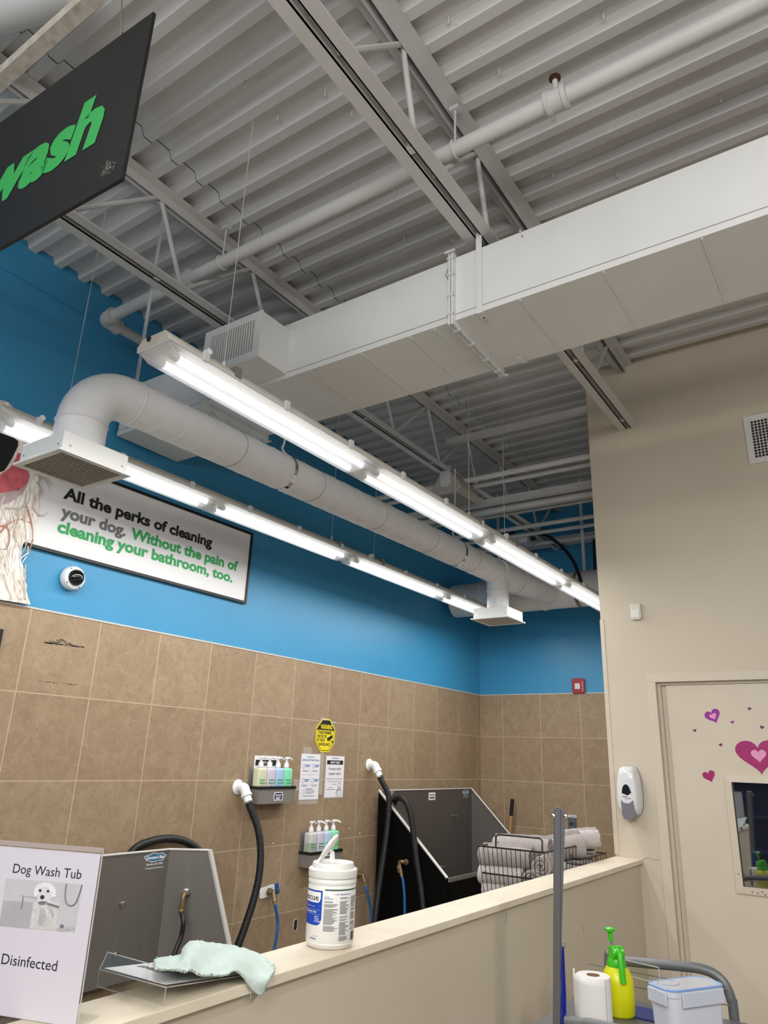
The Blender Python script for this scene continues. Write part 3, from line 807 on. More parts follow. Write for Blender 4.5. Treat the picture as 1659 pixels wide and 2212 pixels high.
# ============================================================ NEAR TOP LEFT: hanging sign, strut, fat duct
sg = thing('hanging_sign', (-1.78, 0.79, 3.34), 'big black hanging sign reading wash in green letters, upper left', 'sign')
pR = Vector((-1.404, 0.800, 0)); pL = Vector((-2.62, 0.751, 0)); du = (pR - pL).normalized(); dn = Vector((du.y, -du.x, 0))
Ms = frame((pR.x, pR.y, 3.031), du, (0, 0, 1), dn)
b = MB(); b.box((-1.2, 0, -0.010), (0, 0.590, 0), BLACKMAT, Ms); b.build('board', sg, smooth=False)
b = MB()
p = Ms.inverted() @ at(232, 300, 1, 0.79)
q0 = Ms.inverted() @ at(0, 412, 1, 0.775)
b.text('wash', Ms, p.x - 0.050, 0.207, GREEN2, width=0.575, height=0.178, bold=0.050, align='RIGHT', shear=0.18, w=0.0015)
b.build('lettering', sg, smooth=False)
b = MB()
for k in range(60):
    a = random.uniform(0, 6.28); r_ = random.random() ** 0.7
    c = Ms @ Vector((-0.045 + 0.03 * r_ * math.cos(a) - 0.02, 0.062 + 0.025 * r_ * math.sin(a), 0.001))
    b.tube([c, c + Vector((random.uniform(-0.012, 0.012), -0.003, random.uniform(-0.008, 0.008)))], 0.0007, FLUFF, n=3)
o_ = b.build('lint_tuft', sg); o_['kind'] = 'stuff'
b = MB()
for u in (-0.15, -1.05):
    c = Ms @ Vector((u, 0.59, -0.011)); b.cyl(c, (c.x, 0.767, 3.846), 0.0022, SEAM, n=5)
    b.tube([c + Vector((0.006 * math.cos(t), 0, 0.02 + 0.012 * math.sin(t))) for t in [2 * PI * k / 10 for k in range(10)]], 0.0014, SEAM, n=4, closed=True)
b.build('hanging_wire', sg)
# dusty strut with cables
st = thing('dusty_strut', (-2.2, 0.86, 4.0), 'dusty white strut above the black hanging sign with cables tied on top', 'strut')
a_, c_ = at(-120, 300, 1, 0.93), at(420, -120, 1, 0.93); zc = 4.03
b = MB()
b.box((-3.48, 0.745, 3.845), (1.2, 0.790, 3.890), mat('dusty_white', '#b3aca1', 0.9, var=0.22, scale=30, bump=0.4, bscale=90))
b.build('channel', st, smooth=False)
b = MB()
for dy, dz in ((-0.095, 0.897), (-0.083, 0.900), (-0.089, 0.908)):
    b.tube([(-3.2 + 0.22 * k, 0.858 + dy + 0.008 * math.sin(k * 1.3 + dy * 90), 3.0 + dz + 0.006 * math.sin(k * 0.9)) for k in range(20)], 0.005, STEEL, n=6)
b.build('cable_bundle', st)
b = MB(); x = at(185, 45, 1, 0.745).x
b.tube([(x, 0.743, 3.842), (x, 0.792, 3.842), (x, 0.792, 3.915), (x, 0.743, 3.915)], 0.0016, WHITE, n=5, closed=True); b.build('zip_tie', st)
fd = thing('flexible_duct', (-2.6, 0.75, 4.03), 'fat pale duct in the top left corner above the dusty strut', 'duct')
b = MB(); A_ = Vector((-3.45, 0.50, 4.00)); B_ = Vector((-1.2, 0.76, 4.06))
A_ = at(-100, 15, 2, 3.98); B_ = at(330, -115, 2, 3.98)
A_, B_ = Vector((-2.27, 0.645, 4.10)), Vector((-1.99, 0.735, 4.10))
b.cyl(A_ + (A_ - B_) * 0.7, B_ + (B_ - A_) * 0.35, 0.098, DUCTR, n=36); b.build('duct_barrel', fd)

# ============================================================ ON THE TILED WALL
ML = on_left(0, 0, XW + 0.004)
# framed slogan board
zb0, zb1, yb0, yb1 = 2.622, 3.112, 1.55, 3.417
bd = thing('slogan_board', (XW + 0.01, 2.5, 2.87), 'white framed slogan board about cleaning your dog, on the blue wall', 'sign')
BOARDW = mat('board_white', '#e3e3e4', 0.4)
b = MB(); b.box((yb0, zb0, -0.002), (yb1, zb1, 0.012), BOARDW, ML); b.build('panel', bd, smooth=False)
b = MB(); ring_plate(b, ML, yb0 - 0.002, yb1 + 0.004, zb0 - 0.004, zb1 + 0.004, 0.016, -0.002, 0.020, BLACK); b.build('frame', bd, smooth=False)
MT = on_left(0, 0, XW + 0.004 + 0.0125)
def pv(px, py, x=XW + 0.017): p = at(px, py, 0, x); return p.y, p.z
b = MB()
y0_, z0_ = pv(135, 1081); y1_, z1_ = pv(458, 1177)
b.text('All the perks of cleaning', MT, y0_, (z0_ + z1_) / 2, INK, width=y1_ - y0_, height=0.063, bold=0.038)
b.build('slogan_text', bd, smooth=False); b = MB()
y0_, z0_ = pv(130, 1117); y1_, z1_ = pv(271, 1155)
zm = (z0_ + pv(504, 1229)[1]) / 2
b.text('your dog.', MT, y0_, zm, INK_GREY, width=y1_ - y0_, height=0.063, bold=0.038)
b.build('slogan_text', bd, smooth=False); b = MB()
y0_, z0_ = pv(281, 1163); y1_, z1_ = pv(513, 1232)
b.text('Without the pain of', MT, y0_, zm, GREEN, width=y1_ - y0_, height=0.063, bold=0.038)
b.build('slogan_text', bd, smooth=False); b = MB()
y0_, z0_ = pv(122, 1150); y1_, z1_ = pv(502, 1256)
b.text('cleaning your bathroom, too.', MT, y0_, (z0_ + z1_) / 2, GREEN, width=y1_ - y0_, height=0.063, bold=0.038)
b.build('slogan_text', bd, smooth=False)

# shaggy dog cut-out beside the board
XD = XW + 0.030
MD = on_left(0, 0, XD)
FUR = bpy.data.materials.new('printed_fur'); FUR.use_nodes = True
nt = FUR.node_tree; N = nt.nodes; L = nt.links; bb = N['Principled BSDF']; bb.inputs['Roughness'].default_value = 0.5
tc = N.new('ShaderNodeTexCoord'); mp = N.new('ShaderNodeMapping'); mp.inputs['Scale'].default_value = (1, 5.0, 1.0); mp.inputs['Rotation'].default_value = (0.25, 0, 0)
L.new(tc.outputs['Object'], mp.inputs[0])
nz = N.new('ShaderNodeTexNoise'); nz.inputs['Scale'].default_value = 9; nz.inputs['Detail'].default_value = 7; nz.inputs['Distortion'].default_value = 1.6; L.new(mp.outputs[0], nz.inputs['Vector'])
cr = N.new('ShaderNodeValToRGB'); cr.color_ramp.elements[0].position = 0.30; cr.color_ramp.elements[0].color = rgb('#a8988a')
cr.color_ramp.elements[1].position = 0.62; cr.color_ramp.elements[1].color = rgb('#efebe4'); e = cr.color_ramp.elements.new(0.45); e.color = rgb('#d8cfc4')
L.new(nz.outputs['Fac'], cr.inputs[0]); L.new(cr.outputs[0], bb.inputs['Base Color'])
dg_ = thing('dog_cutout', (XD, 1.7, 2.33), 'shaggy white dog cut-out panel on the blue wall left of the slogan board', 'wall panel')
sil = [(66, 1306), (60, 1288), (57, 1275), (59, 1265), (54, 1255), (57, 1247), (49, 1232), (50, 1222), (43, 1210), (45, 1200), (42, 1185), (50, 1172), (62, 1165), (66, 1150), (70, 1133), (80, 1120), (79, 1105), (84, 1095), (82, 1080), (86, 1062), (82, 1045), (84, 1030), (80, 1010), (84, 990), (75, 960), (72, 940), (50, 905), (20, 870), (-40, 850), (-140, 860), (-200, 960), (-240, 1100), (-220, 1210), (-200, 1262)]
poly = [pv(*q, x=XD) for q in sil]
b = MB(); b.prism(poly, MD, -0.014, 0.0, FUR); body = b.build('fur', dg_, smooth=False)
NOSE = mat('nose_black', '#15151a', 0.35, var=0.3, scale=30); TONGUE = mat('tongue_pink', '#c9606a', 0.45, var=0.25, scale=22); LIP = mat('lip_mauve', '#b8a0a4', 0.5, var=0.15, scale=15)
def patch(name, pts, m, w):
    b = MB(); b.prism([pv(*q, x=XD) for q in pts], MD, w, w + 0.0008, m); return b.build(name, dg_, smooth=False)
patch('muzzle_shadow', [(-60, 1075), (0, 1075), (40, 1066), (58, 1048), (64, 1030), (45, 1062), (0, 1072)], LIP, 0.0006)
patch('lower_lip', [(-60, 1090), (0, 1068), (40, 1058), (60, 1040), (48, 1066), (20, 1086), (0, 1092)], LIP, 0.0012)
patch('nose', [(-60, 900), (0, 925), (20, 938), (39, 953), (38, 965), (28, 985), (18, 1003), (8, 1017), (0, 1020), (-60, 1010)], NOSE, 0.0012)
patch('tongue', [(38, 978), (45, 980), (48, 990), (47, 1005), (58, 1012), (63, 1026), (60, 1040), (50, 1052), (30, 1060), (0, 1066), (-50, 1072), (-50, 1028), (0, 1026), (20, 1012), (30, 998)], TONGUE, 0.0018)
STR1 = mat('hair_cream', '#ddd3c3', 0.6); STR2 = mat('hair_rust', '#a8705c', 0.6); STR3 = mat('hair_grey', '#b7ada2', 0.6); STR4 = mat('hair_white', '#f1ede6', 0.6)
rr = random.Random(3)
def strand(pts, r, m, b):
    P = smooth_path([Vector((0,) + pv(*q, x=XD)) for q in pts], 6); n = len(P)
    w = 0.003 + rr.random() * 0.001
    L_, R_ = [], []
    for i, p in enumerate(P):
        d = (P[min(i + 1, n - 1)] - P[max(i - 1, 0)]).normalized(); s_ = Vector((0, -d.z, d.y)) * r * (1 - 0.8 * i / n)
        L_.append((p.y + s_.y, p.z + s_.z)); R_.append((p.y - s_.y, p.z - s_.z))
    for i in range(n - 1):
        b.poly([MD @ Vector((q[0], q[1], w)) for q in (L_[i], L_[i + 1], R_[i + 1], R_[i])], m)
for nm, m, cnt, lb in (('cream_hair', STR1, 26, None), ('white_hair', STR4, 26, None), ('grey_hair', STR3, 26, None)):
    b = MB()
    for k in range(cnt):
        x0 = rr.uniform(-60, 66); y0 = rr.uniform(1068, 1255)
        pts = [(x0, y0)]
        dx, dy = rr.uniform(-6, 8), rr.uniform(18, 30)
        for j in range(4):
            x0 += dx + rr.uniform(-7, 7); y0 += dy * rr.uniform(0.5, 1.0)
            lim = 78 if y0 < 1130 else (55 if y0 < 1180 else 44 if y0 < 1230 else 54)
            pts.append((min(x0, lim), min(y0, 1294)))
        strand(pts, rr.uniform(0.0018, 0.004), m, b)
    o_ = b.build(nm, dg_, smooth=False); o_['kind'] = 'stuff'
b = MB()
for pts in ([(55, 1090), (62, 1110), (69, 1140), (70, 1165), (65, 1185)], [(0, 1150), (20, 1130), (45, 1122), (66, 1130)], [(0, 1136), (15, 1140), (20, 1165), (12, 1185), (0, 1186)], [(70, 1165), (66, 1180), (61, 1198)]):
    strand(pts, 0.005, STR2, b)
b.build('rust_hair', dg_, smooth=False)
b = MB()
for pts in ([(80, 1025), (95, 1035), (103, 1048), (107, 1066)], [(82, 1020), (98, 1030), (111, 1049)], [(78, 1040), (88, 1055), (90, 1062), (84, 1066)], [(70, 1095), (80, 1110), (95, 1113), (104, 1105)], [(10, 1098), (45, 1098), (60, 1085), (64, 1066)], [(0, 1140), (25, 1120), (50, 1090), (56, 1060)], [(60, 1180), (60, 1190), (59, 1199)]):
    b = MB(); strand(pts, 0.005, STR3, b); b.build('loose_hair', dg_, smooth=False)

# dome camera
p = at(152, 1250, 0, XW + 0.004); 
dc = thing('dome_camera', p, 'white dome security camera with dark lens on the blue wall below the slogan board', 'camera')
Mc = frame(p, (0, 1, 0), (0, 0, 1), (1, 0, 0))
b = MB(); b.lathe([(0.060, 0), (0.064, 0.006), (0.064, 0.030), (0.058, 0.044), (0.044, 0.050)], Mc, WHITE, 40); b.build('housing', dc)
DOMEM = mat('smoked_dome', '#0a0b0e', 0.05, coat=0.5)
b = MB(); b.lathe([(0.044 * math.cos(PI / 2 * k / 9), 0.048 + 0.040 * math.sin(PI / 2 * k / 9)) for k in range(10)], Mc, DOMEM, 36, caps=False); b.build('dome', dc)
b = MB()
for a in (0.6, 2.2, 3.8, 5.3): b.cyl(Mc @ Vector((0.054 * math.cos(a), 0.054 * math.sin(a), 0.045)), Mc @ Vector((0.054 * math.cos(a), 0.054 * math.sin(a), 0.049)), 0.0035, SEAM, n=8)
b.build('screw', dc)

# old adhesive marks and black thing at the picture edge
GLUE = mat('dried_glue', '#3a3b3d', 0.8)
def specks(name, quad, n, lab, seed, hmax):
    r_ = random.Random(seed); b = MB()
    (ya, za), (yb_, zb_) = pv(*quad[0], x=XW + 0.005), pv(*quad[1], x=XW + 0.005)
    for k in range(n):
        t = r_.random(); y = lerp(ya, yb_, t); z = lerp(za, zb_, t)
        top = hmax * max(0.15, 1 - abs(2 * t - 0.8))
        z += top * r_.random() ** 1.5
        w_, h_ = r_.uniform(0.002, 0.010), r_.uniform(0.0006, 0.0022)
        b.prism([(y + w_ * math.cos(a) * r_.uniform(0.7, 1), z + h_ * math.sin(a) * r_.uniform(0.7, 1)) for a in [2 * PI * j / 6 for j in range(6)]], ML, 0.0003, 0.0012, GLUE)
    return tag(b.build(name, loc=(XW + 0.004, (ya + yb_) / 2, za), smooth=False), lab, 'stain', kind='stuff')
specks('glue_residue', ((96, 1389), (182, 1399)), 150, 'dark glue marks in a triangle on the upper left tile', 5, 0.030)
specks('glue_residue', ((80, 1471), (172, 1480)), 16, 'broken line of dark glue specks low on the upper left tile', 9, 0.004)
b = MB(); (ya, za) = pv(7, 1360); b.box((ya - 0.30, za - 0.13, 0), (ya, za, 0.018), BLACK, ML); tag(b.build('menu_board', loc=(XW + 0.01, ya - 0.15, za - 0.06), smooth=False), 'black flat panel on the tiles at the left picture edge', 'panel')
# screws and holes left on the tiles
for i, (px, py, lab) in enumerate(((589, 1822, 'lone white wall anchor on the tile right of the left black hose'), (754, 1790, 'left of two white wall anchors right of the lower bottle shelf'), (777, 1800, 'right of two white wall anchors beside the lower bottle shelf'))):
    p = at(px, py, 0, XW + 0.004); b = MB(); b.lathe([(0.005, 0), (0.005, 0.003), (0.002, 0.005)], frame(p, (0, 1, 0), (0, 0, 1), (1, 0, 0)), WHITEM, 10); tag(b.build('wall_anchor', loc=p), lab, 'anchor', 'wall anchors')
p = at(638, 1998, 0, XW + 0.004)
oc = thing('wall_opening', p, 'small oval cable opening in the tiles low behind the wipes canister', 'opening')
b = MB(); b.prism([(u, v) for u, v in rrect(0.034, 0.066, 0.016, 5)], on_left(p.y, p.z, XW + 0.004), 0.0, 0.001, DARK); b.build('cavity', oc, smooth=False)
b = MB(); b.tube([Vector((XW + 0.005, p.y + u, p.z + v)) for u, v in rrect(0.036, 0.070, 0.017, 5)], 0.0016, WHITEM, n=5, closed=True); b.build('edge_ring', oc)

# posters
def bars(b, M, rows, m, w=0.0016):
    for u0, u1, v, h in rows: b.box((u0, v, w - 0.0004), (u1, v + h, w), m, M)
SLEEVE = mat('plastic_sleeve', '#e6e2de', 0.12, alpha=0.22)
pl = thing('policy_poster', (XW + 0.006, 4.222, 1.52), 'white wash policies poster in a plastic sleeve, left of the two posters', 'poster')
Mp = on_left(4.115, 1.372, XW + 0.006)
b = MB(); b.box((0, 0, 0), (0.214, 0.305, 0.0012), PAPER, Mp); b.build('sheet', pl, smooth=False)
b = MB(); b.box((0.004, -0.030, -0.001), (0.212, 0.0, 0.0004), SLEEVE, Mp); b.box((0.02, 0.305, -0.001), (0.11, 0.350, 0.0004), SLEEVE, Mp); b.box((0.214, 0.03, -0.001), (0.258, 0.33, 0.0003), SLEEVE, Mp); b.box((-0.06, 0.06, -0.001), (0.0, 0.13, 0.0003), SLEEVE, Mp); b.build('plastic_sleeve', pl, smooth=False)
b = MB()
b.text('MY SERVICE PLUS', Mp, 0.107, 0.280, GREEN, width=0.085, height=0.008, bold=0.03, align='CENTER', w=0.0016)
b.text('Self-Serve Pet Wash Policies', Mp, 0.107, 0.258, BLUEINK, width=0.186, height=0.012, bold=0.02, align='CENTER', w=0.0016)
for (u, v) in ((0.06, 0.215), (0.165, 0.215), (0.06, 0.118), (0.165, 0.118)):
    bars(b, Mp, [(u - 0.008, u + 0.042, v + 0.012, 0.005), (u - 0.008, u + 0.034, v + 0.002, 0.005)], BLUEINK)
    bars(b, Mp, [(u - 0.040, u + 0.030, v - 0.024, 0.003), (u - 0.034, u + 0.022, v - 0.031, 0.003)], INK_GREY)
    b.tube([Mp @ Vector((u - 0.026 + 0.012 * math.cos(t), v + 0.006 + 0.015 * math.sin(t), 0.0016)) for t in [2 * PI * k / 14 for k in range(14)]], 0.0010, BLUEINK, n=4, closed=True)
bars(b, Mp, [(0.010, 0.205, 0.165, 0.001), (0.107, 0.108, 0.09, 0.15)], INK_GREY)
bars(b, Mp, [(0.066, 0.145, 0.068, 0.004)], BLUEINK)
bars(b, Mp, [(0.072, 0.165, 0.058, 0.003), (0.072, 0.172, 0.048, 0.003), (0.072, 0.150, 0.040, 0.003), (0.045, 0.172, 0.021, 0.004)], INK_GREY)
b.tube([Mp @ Vector((0.048 + 0.011 * math.cos(t), 0.053 + 0.013 * math.sin(t), 0.0016)) for t in [2 * PI * k / 14 for k in range(14)]], 0.0009, BLUEINK, n=4, closed=True)
b.build('print', pl, smooth=False)
pr = thing('safety_poster', (XW + 0.006, 4.51, 1.52), 'white safety first poster about puppy eyes, right of the two posters', 'poster')
Mp = on_left(4.399, 1.381, XW + 0.006)
b = MB(); b.box((0, 0, 0), (0.222, 0.288, 0.0012), PAPER, Mp); b.build('sheet', pr, smooth=False)
b = MB(); b.box((-0.003, -0.008, -0.001), (0.225, 0.0, 0.0004), SLEEVE, Mp); b.build('plastic_sleeve', pr, smooth=False)
b = MB()
b.text('MY SERVICE PLUS', Mp, 0.110, 0.268, INK, width=0.08, height=0.007, bold=0.03, align='CENTER', w=0.0016)
b.box((0.012, 0.228, 0.0012), (0.206, 0.257, 0.0016), INK, Mp)
b.text('SAFETY FIRST!', Mp, 0.109, 0.235, PAPER, width=0.115, height=0.014, bold=0.03, align='CENTER', w=0.002)
b.text('Protect their', Mp, 0.112, 0.189, INK, width=0.150, height=0.019, bold=0.008, align='CENTER', w=0.0016)
b.text('puppy eyes!', Mp, 0.112, 0.157, INK, width=0.142, height=0.019, bold=0.008, align='CENTER', w=0.0016)
for i, t in enumerate(('Please take care to keep shampoo', 'out of your pet\'s eyes to avoid', 'irritation.')):
    b.text(t, Mp, 0.110, 0.124 - 0.018 * i, INK, width=(0.19, 0.17, 0.055)[i], height=0.008, bold=0.004, align='CENTER', w=0.0016)
bars(b, Mp, [(0.045, 0.09, 0.066, 0.003), (0.015, 0.125, 0.053, 0.0035)], INK_GREY)
def ring2(b, M, cx, cy, rx, ry, w=0.0016, r=0.0012, a0=0, a1=2 * PI, n=20):
    b.tube([M @ Vector((cx + rx * math.cos(lerp(a0, a1, k / n)), cy + ry * math.sin(lerp(a0, a1, k / n)), w)) for k in range(n + 1)], r, INK, n=4)
ring2(b, Mp, 0.172, 0.083, 0.018, 0.016); ring2(b, Mp, 0.170, 0.030, 0.034, 0.024); ring2(b, Mp, 0.172, 0.050, 0.026, 0.014, a0=0, a1=PI); ring2(b, Mp, 0.160, 0.036, 0.016, 0.014)
b.build('print', pr, smooth=False)
# warning octagon
wn_ = thing('warning_sign', (XW + 0.006, 4.37, 1.81), 'yellow and black octagonal video surveillance warning sign above the posters', 'sign')
YEL = mat('warning_yellow', '#ecd92c', 0.4)
yc, zc_ = 4.373, 1.811; Mw = on_left(yc, zc_, XW + 0.006)
hw, hh = 0.113, 0.118
oct_ = [(-0.045, hh), (0.045, hh), (hw, 0.048), (hw, -0.048), (0.048, -hh), (-0.048, -hh), (-hw, -0.048), (-hw, 0.048)]
b = MB(); b.prism(oct_, Mw, 0, 0.0012, YEL); b.build('plate', wn_, smooth=False)
b = MB(); sc = lambda k: [(u * k, v * k) for u, v in oct_]
o8, i8 = sc(0.92), sc(0.885)
for k in range(8):
    k2 = (k + 1) % 8; b.poly([Mw @ Vector((*q, 0.0014)) for q in (o8[k], o8[k2], i8[k2], i8[k])], INK)
b.prism([(-0.041, 0.106), (0.041, 0.106), (0.100, 0.045), (0.100, 0.036), (-0.100, 0.036), (-0.100, 0.045)], Mw, 0.0012, 0.0016, INK)
b.text('WARNING', Mw, 0.006, 0.045, YEL, width=0.138, height=0.032, bold=0.03, align='CENTER', w=0.002)
for t, u, v, w_ in (('THESE PREMISES', -0.088, 0.010, 0.160), ('PROTECTED', -0.090, -0.017, 0.105), ('BY VIDEO', -0.090, -0.043, 0.085), ('SURVEILLANCE', -0.072, -0.072, 0.130)):
    b.text(t, Mw, u, v, INK, width=w_, height=0.019, bold=0.028, w=0.0018)
Rw = Mw @ Matrix.Translation((0.055, -0.018, 0)) @ Matrix.Rotation(math.radians(24), 4, 'Z')
b.box((-0.034, -0.010, 0.0012), (0.034, 0.013, 0.0017), INK, Rw); b.box((-0.010, -0.022, 0.0012), (0.000, -0.010, 0.0017), INK, Rw)
b.prism([(0.07, -0.045), (0.095, -0.03), (0.095, -0.055)], Mw, 0.0012, 0.0017, INK)
b.build('print', wn_, smooth=False)
b = MB(); b.box((-0.07, 0.10, 0.0013), (0.0, 0.125, 0.0016), SLEEVE, Mw); b.box((0.03, 0.09, 0.0013), (0.115, 0.105, 0.0016), SLEEVE, Mw); b.build('clear_tape', wn_, smooth=False)

# ------------------------------------------------------------ bottle shelves
BINM = mat('shelf_grey', '#878481', 0.4, metal=0.3, var=0.08, scale=10)
RIMM = mat('black_rim_trim', '#0d0d0d', 0.5)
PURP = mat('sticker_purple', '#3a3350', 0.5)
def bin_shelf(ya, yb_, zt, h, lab, dep=0.105):
    o = thing('bottle_shelf', (XW + dep / 2, (ya + yb_) / 2, zt - h), lab, 'shelf', 'grey bottle shelves on the tiles')
    x0 = XW + 0.004; t = 0.003
    b = MB()
    b.box((x0, ya, zt - h), (x0 + dep, yb_, zt - h + t), BINM)
    b.box((x0 + dep - t, ya, zt - h + t), (x0 + dep, yb_, zt), BINM)
    b.box((x0, ya, zt - h + t), (x0 + dep - t, ya + t, zt), BINM); b.box((x0, yb_ - t, zt - h + t), (x0 + dep - t, yb_, zt), BINM)
    b.box((x0, ya + t, zt - h + t), (x0 + t, yb_ - t, zt + 0.12), BINM)
    b.build('tray', o, smooth=False)
    b = MB(); e_ = 0.004
    b.box((x0 + dep - t - e_, ya - e_, zt - 0.012), (x0 + dep + e_, yb_ + e_, zt + 0.005), RIMM)
    b.box((x0, ya - e_, zt - 0.012), (x0 + dep - t - e_, ya + t + e_, zt + 0.005), RIMM); b.box((x0, yb_ - t - e_, zt - 0.012), (x0 + dep - t - e_, yb_ + e_, zt + 0.005), RIMM)
    b.build('rim_trim', o, smooth=False)
    M = on_left((ya + yb_) / 2 + 0.01, zt - h * 0.56, x0 + dep)
    bone = []
    for k in range(48):
        a = 2 * PI * k / 48; bone.append(((0.040 + 0.006 * abs(math.cos(a)) ** 3) * math.cos(a) / max(abs(math.cos(a)), abs(math.sin(a))) ** 0.7, 0.030 * math.sin(a) / max(abs(math.cos(a)), abs(math.sin(a))) ** 0.7 * (0.80 + 0.22 * abs(math.cos(a)))))
    b = MB(); b.prism(bone, M, 0.0004, 0.001, PAPER); b.prism([(u * 0.85, v * 0.82) for u, v in bone], M, 0.001, 0.0013, PURP)
    b.text("Groomer's", M, 0, 0.002, PAPER, width=0.062, height=0.013, bold=0.02, align='CENTER', w=0.0018); b.text('BEST', M, 0, -0.019, PAPER, width=0.044, height=0.014, bold=0.03, align='CENTER', w=0.0018)
    b.build('bone_sticker', o, smooth=False)
    return x0, dep
def bottle(y, x, z0, colr, liquid, lines, lab, grp, turn, fill=0.0, h=0.155):
    o = thing('pump_bottle', (x, y, z0), lab, 'bottle', grp)
    PL = mat('bottle_' + colr[1:], colr, 0.25, sss=0.0)
    b = MB(); w_, d_ = 0.080, 0.066
    M = frame((x, y, z0), (0, 1, 0), (-1, 0, 0), (0, 0, 1))
    base = rrect(w_, d_, 0.018, 4)
    lv = [(0.94, 0), (1, 0.006), (1, h - 0.014), (0.95, h - 0.004), (0.78, h), (0.30, h + 0.004), (0.30, h + 0.006)]
    R_ = [[b.bm.verts.new(M @ Vector((u * k, v * k, z))) for u, v in base] for k, z in lv]
    n = len(base)
    for A, B in zip(R_, R_[1:]):
        for i in range(n): b.face([A[i], A[(i + 1) % n], B[(i + 1) % n], B[i]], PL)
    b.face(R_[0][::-1], PL); b.face(R_[-1], PL)
    if fill:
        pass
    b.build('bottle_body', o, angle=50)
    if fill:
        LQ = mat('liquid_' + liquid[1:], liquid, 0.25)
        b = MB(); b.prism(rrect(w_ + 0.0012, d_ + 0.0012, 0.0185, 4), M, 0.008, fill, LQ); b.build('liquid_level', o, smooth=False)
    ML_ = on_left(y, z0, x + d_ / 2)
    b = MB()
    for i, t in enumerate(lines): b.text(t, ML_, -0.032, 0.136 - 0.018 * i, GREEN, width=0.056 if len(t) > 6 else 0.046, height=0.0115, bold=0.02, w=0.0012)
    b.box((-0.032, 0.106, 0.0004), (0.010, 0.108, 0.0007), GREEN, ML_)
    b.build('label_print', o, smooth=False)
    b = MB(); Mz = frame((x, y, z0 + h + 0.005), (1, 0, 0), (0, 1, 0), (0, 0, 1))
    b.lathe([(0.0175, 0), (0.0175, 0.020), (0.0125, 0.030), (0.0125, 0.033)], Mz, WHITE, 20); col_ = b.build('pump_collar', o)
    b = MB(); b.lathe([(0.0075, 0.033), (0.0075, 0.052), (0.013, 0.053), (0.0145, 0.060), (0.012, 0.068), (0.004, 0.069)], Mz, WHITE, 18)
    d = Vector((math.cos(turn), math.sin(turn), 0)); c = Vector((x, y, z0 + h + 0.065))
    b.tube([c, c + d * 0.022 + Vector((0, 0, 0.001)), c + d * 0.040 - Vector((0, 0, 0.003)), c + d * 0.052 - Vector((0, 0, 0.012))], 0.007, WHITE, n=10, rf=lambda i: (0.009, 0.007, 0.0058, 0.0045)[i])
    b.build('pump_head', o)
    return o
x0, dep = bin_shelf(3.605, 3.955, 1.463, 0.100, 'upper grey bottle shelf beside the left white pipe elbow')
cols = ['#cdd0b4', '#cbc3d6', '#a3c4e4', '#86dcae']
names_ = [('Puppy', 'Shampoo'), ('Oatmeal', 'Shampoo'), ('Deodorizing', 'Shampoo'), ('Shampoo', '& Conditioner')]
words_ = ['pale green', 'lilac', 'light blue', 'mint green']
for i in range(4):
    bottle(3.655 + i * 0.083, x0 + 0.055, 1.463 - 0.097, cols[i], cols[i], names_[i], words_[i] + ' pump bottle on the upper grey shelf' + (', leftmost of its row' if i == 0 else ', rightmost of its row' if i == 3 else ''), 'pump bottles on the upper shelf', PI / 2 - 0.05 * i, h=0.212)
x0, dep = bin_shelf(4.16, 4.51, 1.040, 0.092, 'lower grey bottle shelf behind the wipes canister', 0.105)
cols2 = ['#c3c7c4', '#cac4d8', '#b4cfe2', '#86dcae']
for i in range(4):
    bottle(4.210 + i * 0.083, x0 + 0.055, 1.040 - 0.089, cols2[i], '#a7ada0', names_[i], ('half empty clear' if i == 0 else words_[i]) + ' pump bottle on the lower grey shelf' + (', leftmost of its row' if i == 0 else ', rightmost of its row' if i == 3 else ''), 'pump bottles on the lower shelf', (PI / 2, 0.1, PI / 2 - 0.1, 0.6)[i], fill=0.150 if i == 0 else 0, h=0.212)
ps = thing('safety_card', (XW + 0.006, 3.75, 1.58), 'white safety card taped behind the bottles of the upper shelf', 'poster')
Mp = on_left(3.645, 1.458, XW + 0.006)
b = MB(); b.box((0, 0, 0), (0.225, 0.196, 0.0012), PAPER, Mp); b.build('sheet', ps, smooth=False)
b = MB(); b.box((0.012, 0.134, 0.0012), (0.212, 0.170, 0.0016), INK, Mp); b.text('SAFETY FIRST!', Mp, 0.112, 0.144, PAPER, width=0.125, height=0.016, bold=0.03, align='CENTER', w=0.002); b.build('print', ps, smooth=False)

